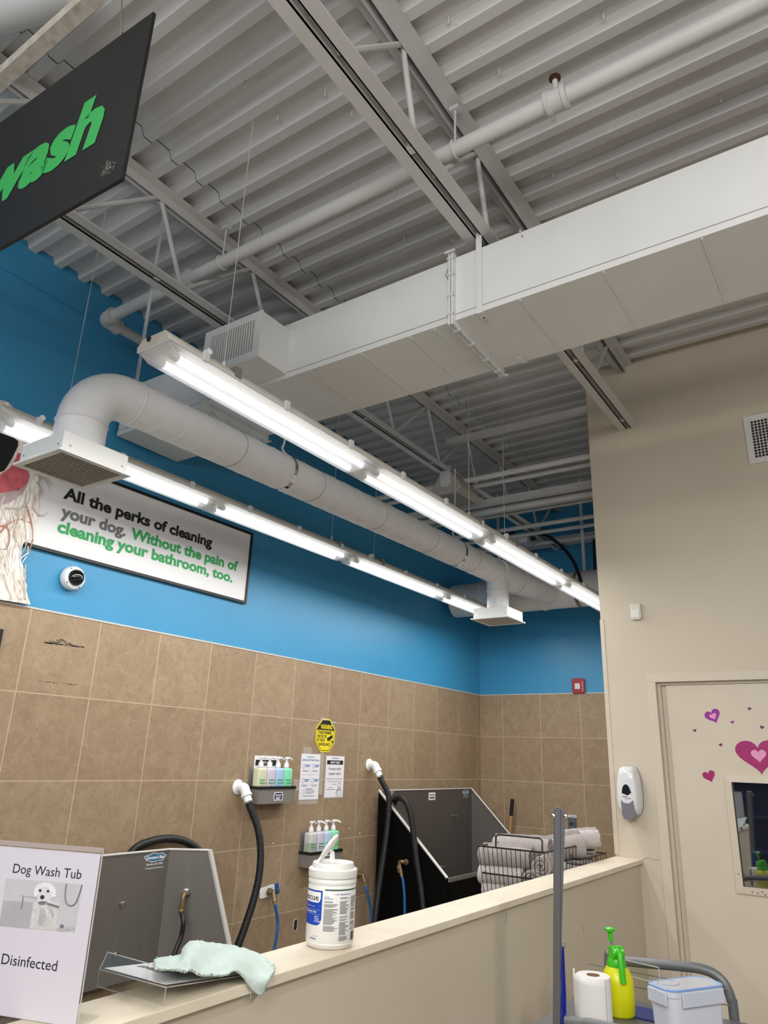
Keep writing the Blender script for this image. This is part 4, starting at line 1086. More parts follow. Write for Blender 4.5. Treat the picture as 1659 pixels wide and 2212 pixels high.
# ------------------------------------------------------------ white pipe elbows with black hoses, valves
PVC = mat('white_pvc', '#eceef0', 0.22)
def vac_elbow(px, py, lab):
    p = at(px, py, 0, XW + 0.004)
    o = thing('pipe_elbow', p, lab, 'pipe fitting', 'white pipe elbows on the tiles')
    Mx = frame(p, (0, 1, 0), (0, 0, 1), (1, 0, 0))
    b = MB(); b.lathe([(0.045, 0), (0.046, 0.006), (0.040, 0.012), (0.032, 0.014)], Mx, PVC, 32); b.build('wall_flange', o)
    b = MB()
    d = Vector((0.52, -0.02, -0.85)).normalized()
    k = [p + Vector((0.010, 0, 0)), p + Vector((0.040, 0, 0)), p + Vector((0.062, 0, -0.006)), p + Vector((0.062, 0, -0.006)) + d * 0.022, p + Vector((0.062, 0, -0.006)) + d * 0.055]
    b.tube(smooth_path(k, 5), 0.0305, PVC, n=24); e = k[-1]
    b.lathe([(0.0305, -0.006), (0.035, -0.004), (0.035, 0.012), (0.0305, 0.014)], axis_frame(e - d * 0.012, d), PVC, 24); b.build('elbow', o)
    b = MB(); b.lathe([(0.026, 0), (0.025, 0.045)], axis_frame(e, d), PVC, 22); b.build('reducer', o)
    b = MB(); b.lathe([(0.0275, 0.036), (0.0275, 0.046)], axis_frame(e, d), CHROME, 22, caps=False); q = axis_frame(e, d) @ Vector((0.0, -0.03, 0.041)); b.cyl(q, q + Vector((0.004, 0.018, 0)), 0.005, CHROME, n=8); b.build('hose_clamp', o)
    return e + d * 0.03, d
def hose(name, pts, r, lab, grp=None):
    b = MB(); corrugated(b, pts, r, BLACKHOSE); return tag(b.build(name, loc=pts[0], angle=60), lab, 'hose', grp)
e, d = vac_elbow(513, 1700, 'white pipe elbow on the tiles left of the upper bottle shelf')
H1 = [e, e + d * 0.03] + [at(px, py, 0, x) for px, py, x in ((557, 1790, -3.31), (563, 1840, -3.29), (559, 1895, -3.28), (546, 1950, -3.27), (528, 2005, -3.26), (508, 2060, -3.25), (485, 2130, -3.24))]
hose('vacuum_hose', H1, 0.0225, 'black ribbed hose hanging from the left white elbow', 'black ribbed hoses')
e, d = vac_elbow(797, 1652, 'white pipe elbow on the tiles above the right washing tub')
H2 = [e, e + d * 0.03] + [at(px, py, 0, x) for px, py, x in ((839, 1720, -3.33), (838, 1775, -3.31), (830, 1840, -3.29), (821, 1900, -3.27), (813, 1960, -3.25), (806, 2020, -3.24))]
hose('vacuum_hose', H2, 0.0225, 'black ribbed hose hanging from the right white elbow in front of the black tub side', 'black ribbed hoses')
def valve(px, py, x, hose_pts, lab_v, lab_h, blue=True, plate=False, lever=False, hosem=BLUEHOSE, hr=0.0095):
    p = at(px, py, 0, x)
    o = thing('water_valve', p, lab_v, 'valve', 'brass water valves')
    if plate:
        q = at(576, 1926, 0, XW + 0.004); b = MB(); b.prism([(u, v) for u, v in rrect(0.135, 0.062, 0.014, 4)], frame(q, (0, 1, 0.10), (0, -0.10, 1), (1, 0, 0)), 0, 0.008, WHITE); b.build('cover_plate', o, smooth=False, bevel=0.002)
    b = MB(); b.cyl(p, p + Vector((0.040, 0, 0)), 0.018, BRASS, n=12); b.lathe([(0.024, 0), (0.024, 0.010)], frame(p + Vector((0.006, 0, 0)), (0, 1, 0), (0, 0, 1), (1, 0, 0)), BRASS, 6); b.build('inlet', o)
    k0 = p + Vector((0.045, 0, 0)); d_ = (hose_pts[0] - k0).normalized()
    b = MB(); b.tube([p + Vector((0.02, 0, 0)), k0, k0 + d_ * 0.03, k0 + d_ * 0.055], 0.013, BRASS, n=12); b.lathe([(0.0155, 0), (0.0155, 0.016), (0.012, 0.02), (0.012, 0.038)], axis_frame(k0 + d_ * 0.045, d_), BRASS, 8); b.build('spout', o)
    if lever:
        c = k0 + Vector((0.004, 0.030, 0.018)); b = MB(); b.box((-0.006, -0.012, -0.030), (0.006, 0.012, 0.034), BLUEINK, Matrix.Translation(c) @ Matrix.Rotation(0.3, 4, 'X')); b.cyl(c + Vector((0.006, 0.006, -0.008)), c + Vector((0.014, 0.006, -0.008)), 0.009, CHROME, n=10); b.build('lever_handle', o, label='blue lever handle')
    pts = [k0 + d_ * 0.075] + list(hose_pts)
    b = MB(); b.tube(smooth_path(pts, 10), hr, hosem, n=12)
    tag(b.build('water_hose', loc=pts[0]), lab_h, 'hose', 'water hoses')
valve(579, 1926, XW + 0.010, [at(595, 1958, 0, -3.40), at(600, 1990, 0, -3.39), at(598, 2020, 0, -3.38), at(592, 2055, 0, -3.38), at(585, 2110, 0, -3.38)], 'brass valve with blue lever on a white plate between the tubs', 'blue water hose hanging from the white valve plate', plate=True, lever=True)
valve(773, 1888, XW + 0.005, [at(793, 1925, 0, -3.40), at(799, 1955, 0, -3.39), at(803, 1990, 0, -3.38), at(806, 2040, 0, -3.38)], 'small brass valve just right of the wipes canister', 'blue water hose just right of the wipes canister')
# ============================================================ WASHING TUBS
def panel(b, pts, th, m, nrm):
    n = Vector(nrm).normalized() * th
    A = [b.bm.verts.new(Vector(p)) for p in pts]; B = [b.bm.verts.new(Vector(p) + n) for p in pts]
    b.face(A, m); b.face(B[::-1], m)
    for i in range(len(pts)):
        j = (i + 1) % len(pts); b.face([A[i], B[i], B[j], A[j]], m)
def logo(b, M, s):
    blob = [(0.100 * math.cos(a) * (1 + 0.08 * math.sin(5 * a)), 0.030 * math.sin(a) * (1 + 0.15 * math.cos(7 * a))) for a in [2 * PI * k / 40 for k in range(40)]]
    b.prism([(u * s, v * s) for u, v in blob], M, 0.0004, 0.001, PAPER)
    b.prism([(u * s * 0.93, v * s * 0.86) for u, v in blob], M, 0.001, 0.0013, mat('logo_teal', '#2a6a86', 0.5))
    b.text("Groomer's Best", M, 0, -0.010 * s, PAPER, width=0.165 * s, height=0.022 * s, bold=0.03, align='CENTER', w=0.0018)
    b.text('Brandon, SD 57005', M, 0, -0.052 * s, PAPER, width=0.15 * s, height=0.014 * s, bold=0.01, align='CENTER', w=0.0012)
    b.text('www.groomersbest.com', M, 0, -0.076 * s, PAPER, width=0.17 * s, height=0.011 * s, bold=0.01, align='CENTER', w=0.0012)
SS2 = mat('stainless_dark', '#77736e', 0.42, metal=0.45, var=0.05, scale=4, bump=0.08, bscale=30, stretch=(1, 10, 1))
# left tub: back splash along the wall and a flared right splash
XB = -3.42
lt = thing('wash_tub', (-3.1, 2.5, 0.0), 'left stainless dog wash tub with a black hose looped behind its splash', 'tub', 'stainless dog wash tubs')
zt = 1.148
b = MB(); panel(b, [(XB, 1.62, 0.55), (XB, 2.961, 0.55), (XB, 2.961, zt), (XB, 1.62, zt)], 0.012, SS2, (-1, 0, 0)); sp_ = b.build('back_splash', lt, smooth=False)
pT = Vector((-3.254, 3.104, zt)); pB = Vector((-3.09, 3.245, 0.50))
b = MB(); panel(b, [(XB, 2.963, 0.50), pB, pT, (XB, 2.963, zt)], 0.012, SS2, (-0.65, 0.76, 0)); b.build('right_splash', lt, smooth=False)
b = MB(); b.cyl(pB, pT + Vector((0, 0, 0.002)), 0.014, SSBRIGHT, n=8); b.cyl((XB, 1.62, zt), (XB, 2.961, zt), 0.006, SSBRIGHT, n=8); b.cyl((XB, 2.961, zt), pT, 0.006, SSBRIGHT, n=8); b.build('polished_edge', lt)
b = MB(); panel(b, [(XB, 1.62, 0.50), (-2.75, 1.62, 0.50), (-2.75, 1.62, 0.66), (XB, 1.62, zt)], 0.012, SS2, (0, -1, 0)); b.build('left_splash', lt, smooth=False)
b = MB(); b.box((XB, 1.62, 0.46), (-2.75, 2.96, 0.50), SS2); panel(b, [(-2.75, 1.62, 0.50), (-2.75, 2.96, 0.50), (-2.75, 2.96, 0.64), (-2.75, 1.62, 0.64)], 0.012, SS2, (1, 0, 0)); b.build('basin', lt, smooth=False)
for x in (-3.38, -2.80):
    for y in (1.68, 2.90):
        b = MB(); b.cyl((x, y, 0), (x, y, 0.46), 0.020, SSTEEL, n=12); b.build('leg', lt)
b = MB(); c = at(335, 1857, 0, XB + 0.0005); logo(b, on_left(c.y, c.z + 0.012, XB + 0.0004), 0.72); b.build('maker_sticker', sp_, smooth=False)
b = MB()
c = at(263, 1951, 0, XB); b.lathe([(0.016, 0), (0.016, 0.003), (0.010, 0.004), (0.009, 0.014), (0.006, 0.016)], frame(c, (0, 1, 0), (0, 0, 1), (1, 0, 0)), CHROME, 14)
c = at(250, 2060, 0, XB); b.lathe([(0.016, 0), (0.016, 0.003), (0.010, 0.004), (0.009, 0.014)], frame(c, (0, 1, 0), (0, 0, 1), (1, 0, 0)), CHROME, 14)
b.build('bolt', sp_)
# brass elbow with short black hose through the flared splash
n_ = Vector((0.65, -0.76, 0)).normalized()
c = Vector((-3.330, 3.037, 0.935)) + n_ * 0.001
be = thing('water_valve', c, 'brass elbow coming through the left tub splash, feeding a short black hose', 'valve', 'brass water valves')
b = MB(); b.lathe([(0.024, 0), (0.024, 0.010), (0.017, 0.012)], axis_frame(c, n_), CHROME, 6); b.build('hex_nut', be, smooth=False)
b = MB(); k0 = c + n_ * 0.045 + Vector((0, -0.01, 0)); b.tube(smooth_path([c + n_ * 0.008, c + n_ * 0.03, k0 + Vector((0, 0, -0.012)), k0 + Vector((0, -0.004, -0.075))], 6), 0.012, BRASS, n=12); b.lathe([(0.016, 0), (0.017, 0.012), (0.015, 0.016), (0.016, 0.02), (0.016, 0.034)], axis_frame(k0 + Vector((0, -0.004, -0.085)), (0, 0, 1)), BRASS, 10); b.build('spout', be)
b = MB(); hp = [k0 + Vector((0, -0.004, -0.08))] + [at(px, py, 0, -3.26) for px, py in ((396, 1990), (392, 2020), (380, 2052), (365, 2090))]
b.tube(smooth_path(hp, 8), 0.0125, BLACKHOSE, n=14); tag(b.build('water_hose', loc=hp[0]), 'short smooth black hose below the brass elbow of the left tub', 'hose', 'water hoses')
# looped hose behind the left splash
LP = [at(px, py, 0, -3.462) for px, py in ((230, 1960), (262, 1880), (290, 1835), (325, 1818), (362, 1812), (398, 1817), (430, 1838), (455, 1880), (470, 1930), (474, 1990), (470, 2050))]
hose('vacuum_hose', LP, 0.0215, 'black ribbed hose looping up behind the left tub splash', 'black ribbed hoses')

# right tub, its black outside facing us
XB2 = -3.42; YA, YC, ZT2 = 5.06, 6.555, 1.424
rt = thing('wash_tub', (-3.1, 5.8, 0.0), 'right stainless dog wash tub with a black side panel and sloping bright edge', 'tub', 'stainless dog wash tubs')
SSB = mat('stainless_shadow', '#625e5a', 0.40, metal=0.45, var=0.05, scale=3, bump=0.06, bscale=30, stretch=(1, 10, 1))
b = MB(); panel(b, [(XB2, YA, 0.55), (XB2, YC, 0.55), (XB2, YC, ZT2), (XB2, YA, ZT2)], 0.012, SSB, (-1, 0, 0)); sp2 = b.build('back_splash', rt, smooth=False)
xr, zr = -2.835, 0.862
b = MB(); panel(b, [(XB2 - 0.04, YA, 0.05), (xr + 0.02, YA, 0.05), (xr, YA, zr), (XB2 - 0.04, YA, ZT2)], 0.014, BLACKPANEL, (0, -1, 0)); b.build('side_panel', rt, smooth=False, label='black side panel')
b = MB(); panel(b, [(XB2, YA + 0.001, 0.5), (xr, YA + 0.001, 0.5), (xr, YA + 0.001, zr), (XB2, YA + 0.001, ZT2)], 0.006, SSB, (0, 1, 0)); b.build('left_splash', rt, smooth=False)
b = MB(); panel(b, [(XB2, YC, 0.5), (xr, YC, 0.5), (xr, YC, zr), (XB2, YC, ZT2)], 0.012, SS2, (0, 1, 0)); b.build('right_splash', rt, smooth=False)
b = MB(); b.box((xr - 0.004, YA, zr - 0.030), (xr + 0.012, YC, zr), SSTEEL); b.build('front_rim', rt, smooth=False, bevel=0.004)
b = MB(); b.cyl((XB2 - 0.04, YA - 0.010, ZT2), (xr, YA - 0.010, zr), 0.011, SSBRIGHT, n=8); b.cyl((XB2, YC, ZT2), (xr, YC, zr), 0.008, SSBRIGHT, n=8); b.cyl((XB2, YA, ZT2), (XB2, YC, ZT2), 0.006, SSBRIGHT, n=8); b.build('polished_edge', rt)
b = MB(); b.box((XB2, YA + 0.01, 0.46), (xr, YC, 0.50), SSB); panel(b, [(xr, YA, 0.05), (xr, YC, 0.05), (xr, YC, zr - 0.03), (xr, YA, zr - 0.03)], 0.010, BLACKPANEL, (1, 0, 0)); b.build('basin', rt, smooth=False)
b = MB(); panel(b, [(XB2, YA + 0.01, ZT2 - 0.001), (XB2, YA + 0.165, ZT2 - 0.001), (XB2 + 0.055, YA + 0.01, ZT2 - 0.055)], 0.004, SS2, (0.6, 0.4, 0.3)); b.build('corner_gusset', rt, smooth=False)
b = MB(); c = at(1008, 1711, 0, XB2); logo(b, on_left(c.y - 0.02, c.z, XB2 + 0.0004), 0.62); b.build('maker_sticker', sp2, smooth=False)
c = at(933, 1720, 0, XB2); b = MB(); Mq = on_left(c.y, c.z, XB2)
b.prism(rrect(0.115, 0.062, 0.008), Mq, 0.0004, 0.001, PAPER); b.box((-0.046, 0.006, 0.001), (0.046, 0.014, 0.0014), INK_GREY, Mq); b.box((-0.040, -0.018, 0.001), (0.044, -0.008, 0.0014), INK, Mq); b.build('notice_label', sp2, smooth=False)
b = MB()
for px, py in ((980, 1762), (952, 1872), (1037, 1840)):
    c = at(px, py, 0, XB2); b.cyl(c, c + Vector((0.03, 0, 0)), 0.007, CHROME, n=10); b.cyl(c + Vector((0.026, -0.03, 0)), c + Vector((0.026, 0.03, 0)), 0.005, CHROME, n=8)
b.build('tie_hook', sp2)
# hose draped over the black side of the right tub
c0 = at(853, 1748, 1, YA - 0.02)
H3 = [at(px, py, 1, y) for px, py, y in ((855, 1760, YA + 0.10), (851, 1735, YA + 0.07), (860, 1724, YA + 0.0), (875, 1730, YA - 0.06), (886, 1757, YA - 0.075), (893, 1800, YA - 0.075), (900, 1860, YA - 0.075), (909, 1915, YA - 0.075), (914, 1960, YA - 0.075), (920, 2020, YA - 0.075))]
hose('vacuum_hose', H3, 0.0225, 'black ribbed hose draped over the sloping edge of the right tub', 'black ribbed hoses')
p = at(878, 1862, 1, YA - 0.018)
vv = thing('water_valve', p, 'brass valve on the black side of the right tub', 'valve', 'brass water valves')
b = MB(); b.lathe([(0.022, 0), (0.022, 0.012), (0.014, 0.014), (0.014, 0.03)], axis_frame(p, (0, -1, 0)), BRASS, 8); b.build('inlet', vv)
k0 = p + Vector((0, -0.040, 0)); e0 = at(868, 1893, 1, YA - 0.06)
b = MB(); b.tube(smooth_path([p + Vector((0, -0.02, 0)), k0 + Vector((-0.012, 0, 0.003)), k0 + Vector((-0.035, 0, -0.008)), e0], 6), 0.014, BRASS, n=12); b.lathe([(0.018, 0), (0.018, 0.022), (0.013, 0.026), (0.013, 0.05)], axis_frame(k0 + Vector((-0.038, 0, -0.022)), (0.05, 0, -1)), BRASS, 8); b.build('spout', vv)
hp = [e0] + [at(px, py, 1, YA - 0.06) for px, py in ((871, 1905), (874, 1940), (874, 1985), (872, 2040))]
b = MB(); b.tube(smooth_path(hp, 8), 0.0105, BLUEHOSE, n=12); tag(b.build('water_hose', loc=hp[0]), 'blue water hose in front of the black side of the right tub', 'hose', 'water hoses')

# ============================================================ ON THE END WALL
p = at(1251, 1482, 1, YB)
fa = thing('fire_alarm', p, 'red fire alarm strobe on the blue end wall just above the tiles', 'fire alarm')
Mq = on_front(p.x, p.z, YB); RED = mat('alarm_red', '#9c1620', 0.35)
b = MB(); b.prism(rrect(0.122, 0.138, 0.012), Mq, 0, 0.030, RED); body = b.build('housing', fa, smooth=False, bevel=0.006)
b = MB(); b.box((-0.030, -0.034, 0.030), (0.022, 0.022, 0.044), mat('strobe_clear', '#d9d4d4', 0.1), Mq); b.build('strobe_lens', fa, smooth=False, bevel=0.005)
b = MB()
for k in range(5): b.box((0.036, -0.045 + 0.018 * k, 0.0300), (0.048, -0.040 + 0.018 * k, 0.0306), WHITEM, Mq)
b.build('lettering', fa, smooth=False)
p = at(1237, 1783, 1, YB - 0.004)
ou = thing('wall_outlet', p, 'grey covered wall outlet on the end wall behind the rolled towels', 'outlet')
Mq = on_front(p.x, p.z, YB - 0.004); GP = mat('outlet_grey', '#6a6f78', 0.4, metal=0.4)
b = MB(); b.prism(rrect(0.080, 0.135, 0.008), Mq, 0, 0.010, GP); b.build('cover_plate', ou, smooth=False)
b = MB(); b.prism(rrect(0.052, 0.066, 0.008), Mq @ Matrix.Translation((0, 0.01, 0)), 0.010, 0.030, GP); b.box((-0.012, 0.0, 0.030), (0.012, 0.026, 0.032), DARK, Mq); b.build('flip_cover', ou, smooth=False, bevel=0.004)
b = MB(); b.box((-0.040, 0.068, 0), (0.040, 0.088, 0.002), PAPER, Mq); b.box((-0.03, 0.075, 0.002), (0.03, 0.081, 0.0024), INK_GREY, Mq); b.build('tag_strip', ou, smooth=False)
# broom handle leaning in the corner
yb_ = 6.80
t0, t1, t2 = at(1107, 1726, 1, yb_), at(1104, 1762, 1, yb_), at(1094, 1885, 1, yb_ - 0.10)
dd = (t1 - t0); foot = t0 + dd * ((0.06 - t0.z) / dd.z)
br = thing('broom', (foot.x, foot.y, 0), 'broom with wooden handle and black grip leaning on the end wall', 'broom')
WOOD = mat('pale_wood', '#b98d5c', 0.5, var=0.12, scale=10, stretch=(6, 6, 1))
b = MB(); b.cyl(t1, foot, 0.0135, WOOD); b.build('handle', br)
b = MB(); b.lathe([(0.012, -0.002), (0.017, 0.004), (0.017, (t0 - t1).length)], axis_frame(t1, t0 - t1), BLACK, 14); b.build('grip', br, label='black grip')
b = MB(); b.box((foot.x - 0.15, foot.y - 0.03, 0.0), (foot.x + 0.15, foot.y + 0.03, 0.09), BLACK); b.build('brush_head', br, smooth=False)

# ============================================================ ON THE BEIGE WALL
p0, p1 = at(1606, 903, 1, YR), at(1619, 1005, 1, YR)
vg = thing('wall_vent', ((-0.25), YR, 3.51), 'white egg crate air vent high on the beige wall at the right', 'vent')
Mq = on_front(0, 0, YR); vx0, vx1, vz0, vz1 = -0.455, -0.02, 3.362, 3.667
b = MB(); ring_plate(b, Mq, vx0, vx1, vz0, vz1, 0.034, 0, 0.012, TRIM); fr = b.build('vent_frame', vg, smooth=False, bevel=0.002)
b = MB(); b.box((vx0 + 0.03, vz0 + 0.03, 0.0005), (vx1 - 0.03, vz1 - 0.03, 0.001), DARK, Mq)
n = 21
for k in range(n):
    x = lerp(vx0 + 0.034, vx1 - 0.034, k / (n - 1)); b.box((x - 0.0022, vz0 + 0.034, 0.001), (x + 0.0022, vz1 - 0.034, 0.010), TRIM, Mq)
for k in range(14):
    z = lerp(vz0 + 0.034, vz1 - 0.034, k / 13); b.box((vx0 + 0.034, z - 0.0016, 0.001), (vx1 - 0.034, z + 0.0016, 0.009), TRIM, Mq)
b.build('egg_crate_grid', vg, smooth=False)
p = at(1375, 1322, 1, YR)
ms = thing('motion_sensor', p, 'small white motion sensor on the beige wall above the soap dispenser', 'sensor')
Mq = on_front(p.x, p.z, YR)
b = MB(); b.prism([(-0.030, 0.048), (0.030, 0.048), (0.032, -0.030), (0.026, -0.050), (-0.026, -0.050), (-0.032, -0.030)], Mq, 0, 0.026, mat('sensor_ivory', '#d5d2c4', 0.4)); b.build('housing', ms, smooth=False, bevel=0.006)
b = MB(); b.prism(rrect(0.046, 0.050, 0.006), Mq @ Matrix.Translation((0, -0.014, 0)), 0.024, 0.031, WHITEM); b.build('lens_window', ms, smooth=False, bevel=0.003)
# soap dispenser
p = at(1364, 1708, 1, YR)
sd = thing('soap_dispenser', p, 'white and grey wall soap dispenser beside the door frame', 'soap dispenser')
Mq = on_front(p.x, p.z, YR)
def oval(wt, wb, h, n=40):
    out = []
    for k in range(n):
        a = 2 * PI * k / n; v = h / 2 * math.copysign(abs(math.sin(a)) ** 0.62, math.sin(a))
        t = (v / h + 0.5); w_ = lerp(wb, wt, t) * (1 - 0.10 * (2 * t - 1) ** 2)
        out.append((w_ / 2 * math.copysign(abs(math.cos(a)) ** 0.45, math.cos(a)), v))
    return out
def loft(b, rings, M, m, cap=True):
    R_ = [[b.bm.verts.new(M @ Vector((u, v, w))) for u, v in pts] for pts, w in rings]; n = len(R_[0])
    for A, B in zip(R_, R_[1:]):
        for i in range(n): b.face([A[i], A[(i + 1) % n], B[(i + 1) % n], B[i]], m)
    if cap: b.face(R_[-1], m); b.face(R_[0][::-1], m)
GLW = mat('gloss_white_shell', '#dcdde0', 0.08, coat=0.6)
o1 = oval(0.118, 0.136, 0.262); sh = lambda k, d=0: [(u * k, v * (0.25 + 0.75 * k) + d) for u, v in o1]
b = MB(); loft(b, [(o1, 0), (o1, 0.050), (sh(0.95), 0.072), (sh(0.88), 0.086), (sh(0.80), 0.094), (sh(0.60), 0.099), (sh(0.15), 0.101)], Mq, GLW); b.build('shell', sd, angle=60)
b = MB(); loft(b, [([(u * 1.02, v * 1.01) for u, v in o1], 0), ([(u * 1.02, v * 1.01) for u, v in o1], 0.010)], Mq, mat('dispenser_back', '#7d7d80', 0.5)); b.build('back_plate', sd)
GRYP = mat('grey_push_bar', '#77767c', 0.18)
pb = [(-0.033, -0.045), (-0.018, -0.060), (0.0, -0.064), (0.018, -0.060), (0.034, -0.045), (0.042, -0.125), (0.030, -0.143), (0.0, -0.148), (-0.022, -0.143), (-0.030, -0.125)]
b = MB(); b.prism(pb, Mq, 0.02, 0.106, GRYP); b.build('push_bar', sd, smooth=False, bevel=0.004, label='grey push bar')
win = [(-0.026, -0.012), (-0.020, 0.018), (-0.006, 0.036), (0.006, 0.036), (0.020, 0.018), (0.028, -0.008), (0.006, -0.024)]
b = MB(); b.prism(win, Mq, 0.09, 0.1025, mat('smoked_window', '#15191f', 0.05, coat=0.5)); b.build('level_window', sd, smooth=False, bevel=0.002, label='dark level window')
b = MB(); b.box((-0.022, -0.031, 0.1008), (0.004, -0.028, 0.1015), INK, Mq); b.text('Clario', Mq, -0.012, -0.042, INK, width=0.036, height=0.0095, shear=0.35, w=0.1016); b.build('print', sd, smooth=False)
# crack in the wall paint beside the cap
b = MB(); cp = [at(x, y, 1, YR - 0.0006) for x, y in ((1389, 1856), (1400, 1853), (1410, 1857), (1425, 1858))]
b.tube(cp, 0.0008, SEAM, n=4); tag(b.build('paint_crack', loc=cp[0]), 'thin paint crack in the beige wall beside the half wall cap', 'crack')

# ============================================================ WIRE BASKETS AND TOWELS
TOWEL = mat('grey_terry', '#a39b98', 0.95, var=0.10, scale=70, bump=0.9, bscale=420)
TOWEL2 = mat('pale_terry', '#bdb6b3', 0.95, var=0.08, scale=70, bump=0.9, bscale=420)
WIRE = mat('dark_wire', '#2a2524', 0.4, metal=0.4)
bY = 3.50
# shelf carrying the baskets, behind the half wall
tb = thing('low_table', (-1.7, 3.9, 0), 'dark low table behind the half wall under the towel baskets', 'table')
b = MB(); b.box((-2.02, 3.46, 0.77), (-1.41, 4.36, 0.80), BLACKPANEL); b.build('top', tb, smooth=False)
for x in (-1.98, -1.45):
    for y in (3.50, 4.32):
        b = MB(); b.box((x - 0.02, y - 0.02, 0), (x + 0.02, y + 0.02, 0.77), BLACKPANEL); b.build('leg', tb, smooth=False)
def wire_basket(x0, x1, y0, y1, z0, z1, lab, tilt=0.05, nx=14):
    o = thing('wire_basket', ((x0 + x1) / 2, (y0 + y1) / 2, z0), lab, 'basket', 'wire towel baskets')
    b = MB(); R4 = 0.0042
    bx0, bx1, by0, by1 = x0 + tilt, x1 - tilt * 0.4, y0 + 0.02, y1 - 0.02
    b.tube([(x0, y0, z1), (x1, y0, z1), (x1, y1, z1), (x0, y1, z1)], R4, WIRE, n=7, closed=True); b.build('rim_wire', o); b = MB()
    zm = z1 - 0.119; mm = lambda a, c: lerp(a, c, 0.35)
    b.tube([(mm(x0, bx0), mm(y0, by0), zm), (mm(x1, bx1), mm(y0, by0), zm), (mm(x1, bx1), mm(y1, by1), zm), (mm(x0, bx0), mm(y1, by1), zm)], R4 * 0.9, WIRE, n=7, closed=True); b.build('middle_wire', o); b = MB()
    b.tube([(bx0, by0, z0 + R4), (bx1, by0, z0 + R4), (bx1, by1, z0 + R4), (bx0, by1, z0 + R4)], R4, WIRE, n=7, closed=True)
    b.build('base_wire', o)
    b = MB()
    for k in range(nx + 1):
        t = k / nx; xa, xb = lerp(x0, x1, t), lerp(bx0, bx1, t)
        b.tube([(xa, y0, z1), (xb, by0, z0 + 0.003), (xb, by1, z0 + 0.003), (xa, y1, z1)], 0.0017, WIRE, n=5)
    ny = 9
    for k in range(ny + 1):
        t = k / ny; ya, yb2 = lerp(y0, y1, t), lerp(by0, by1, t)
        b.tube([(x0, ya, z1), (bx0, yb2, z0 + 0.003), (bx1, yb2, z0 + 0.003), (x1, ya, z1)], 0.0017, WIRE, n=5)
    b.build('wire_mesh', o)
    b = MB(); xc = lerp(x0, x1, 0.62); w_ = 0.12
    b.tube([(xc - w_, y0, z1), (xc - w_, y0 + 0.004, z1 + 0.050), (xc - w_ + 0.012, y0 + 0.004, z1 + 0.060), (xc + w_ - 0.012, y0 + 0.004, z1 + 0.060), (xc + w_, y0 + 0.004, z1 + 0.050), (xc + w_, y0, z1)], 0.0045, WIRE, n=8); b.build('handle', o)
    return o
def towel_roll(c, axis, length, r, m, lab, seed, grp='grey rolled towels in the wire baskets', turns=3.2):
    rr_ = random.Random(seed); b = MB()
    A = axis_frame(c, axis)
    outer, inner = [], []
    n = int(turns * 22)
    for k in range(n + 1):
        t = k / n; a = t * turns * 2 * PI; rad = r * (0.10 + 0.90 * t)
        th = r * 0.90 / turns * 0.80
        wob = 1 + 0.025 * math.sin(3 * a + seed)
        outer.append((rad * wob * math.cos(a), rad * wob * math.sin(a))); inner.append(((rad * wob - th) * math.cos(a), (rad * wob - th) * math.sin(a)))
    ring = outer + inner[::-1]
    ns = 8; rings = []
    for j in range(ns + 1):
        z = -length / 2 + length * j / ns
        e_ = 1 - 0.06 * (abs(2 * j / ns - 1) ** 4)
        rings.append([b.bm.verts.new(A @ Vector((u * e_ + rr_.uniform(-1, 1) * 0.0012, v * e_ + rr_.uniform(-1, 1) * 0.0012, z + (rr_.uniform(-0.004, 0.004) if j in (0, ns) else 0)))) for u, v in ring])
    N_ = len(ring)
    for P, Q in zip(rings, rings[1:]):
        for i in range(N_): b.face([P[i], P[(i + 1) % N_], Q[(i + 1) % N_], Q[i]], m)
    H = n + 1
    for R_, fl in ((rings[0], 1), (rings[-1], 0)):
        for i in range(n):
            q = [R_[i], R_[i + 1], R_[N_ - 2 - i], R_[N_ - 1 - i]]; b.face(q[::-1] if fl else q, m)
    return tag(b.build('rolled_towel', loc=c, angle=60), lab, 'towel', grp)
def folded_towel(c, w_, d_, h, m, lab, seed, rot=0.0, layers=3):
    b = MB(); rr_ = random.Random(seed)
    R_ = Matrix.Translation(c) @ Matrix.Rotation(rot, 4, 'Z')
    th = h / layers
    for l in range(layers):
        z0 = l * th
        def fn(u, v, z0=z0, l=l):
            # closed rounded slab wrapped around in v
            a = v * 2 * PI; sx = d_ / 2 * (1 - 0.05 * l)
            y = math.copysign(abs(math.cos(a)) ** 0.35, math.cos(a)) * sx; z = z0 + th / 2 + math.copysign(abs(math.sin(a)) ** 0.8, math.sin(a)) * th * 0.52
            z += 0.006 * math.sin(5 * u + seed + l) * math.sin(3 * y / d_ + seed)
            return R_ @ Vector(((u - 0.5) * w_ * (1 - 0.02 * l), y, z))
        b.grid(fn, 8, 24, m)
        for uu in (0.0, 1.0):
            b.poly([fn(uu, k / 24) for k in range(24)], m)
    return tag(b.build('folded_towel', loc=c, angle=70), lab, 'towel', 'folded towels in the wire baskets')
zb = 0.80
p_l, p_r = at(1034, 1828, 1, bY), at(1195, 1843, 1, bY)
zr1 = (p_l.z + p_r.z) / 2
wire_basket(p_l.x, -1.445, bY, bY + 0.42, zb, zr1, 'front dark wire basket full of rolled grey towels behind the half wall')
def rollp(px, py, y, axis, ln, r, m, lab, seed, **k): return towel_roll(at(px, py, 1, y), axis, ln, r, m, lab, seed, **k)
rollp(1094, 1850, bY + 0.085, (1, 0.02, 0.03), 0.27, 0.062, TOWEL, 'grey rolled towel lying along the front of the front wire basket, upper one', 1)
rollp(1087, 1889, bY + 0.085, (1, 0.0, 0.02), 0.235, 0.062, TOWEL2, 'grey rolled towel under the upper front roll in the front basket', 2)
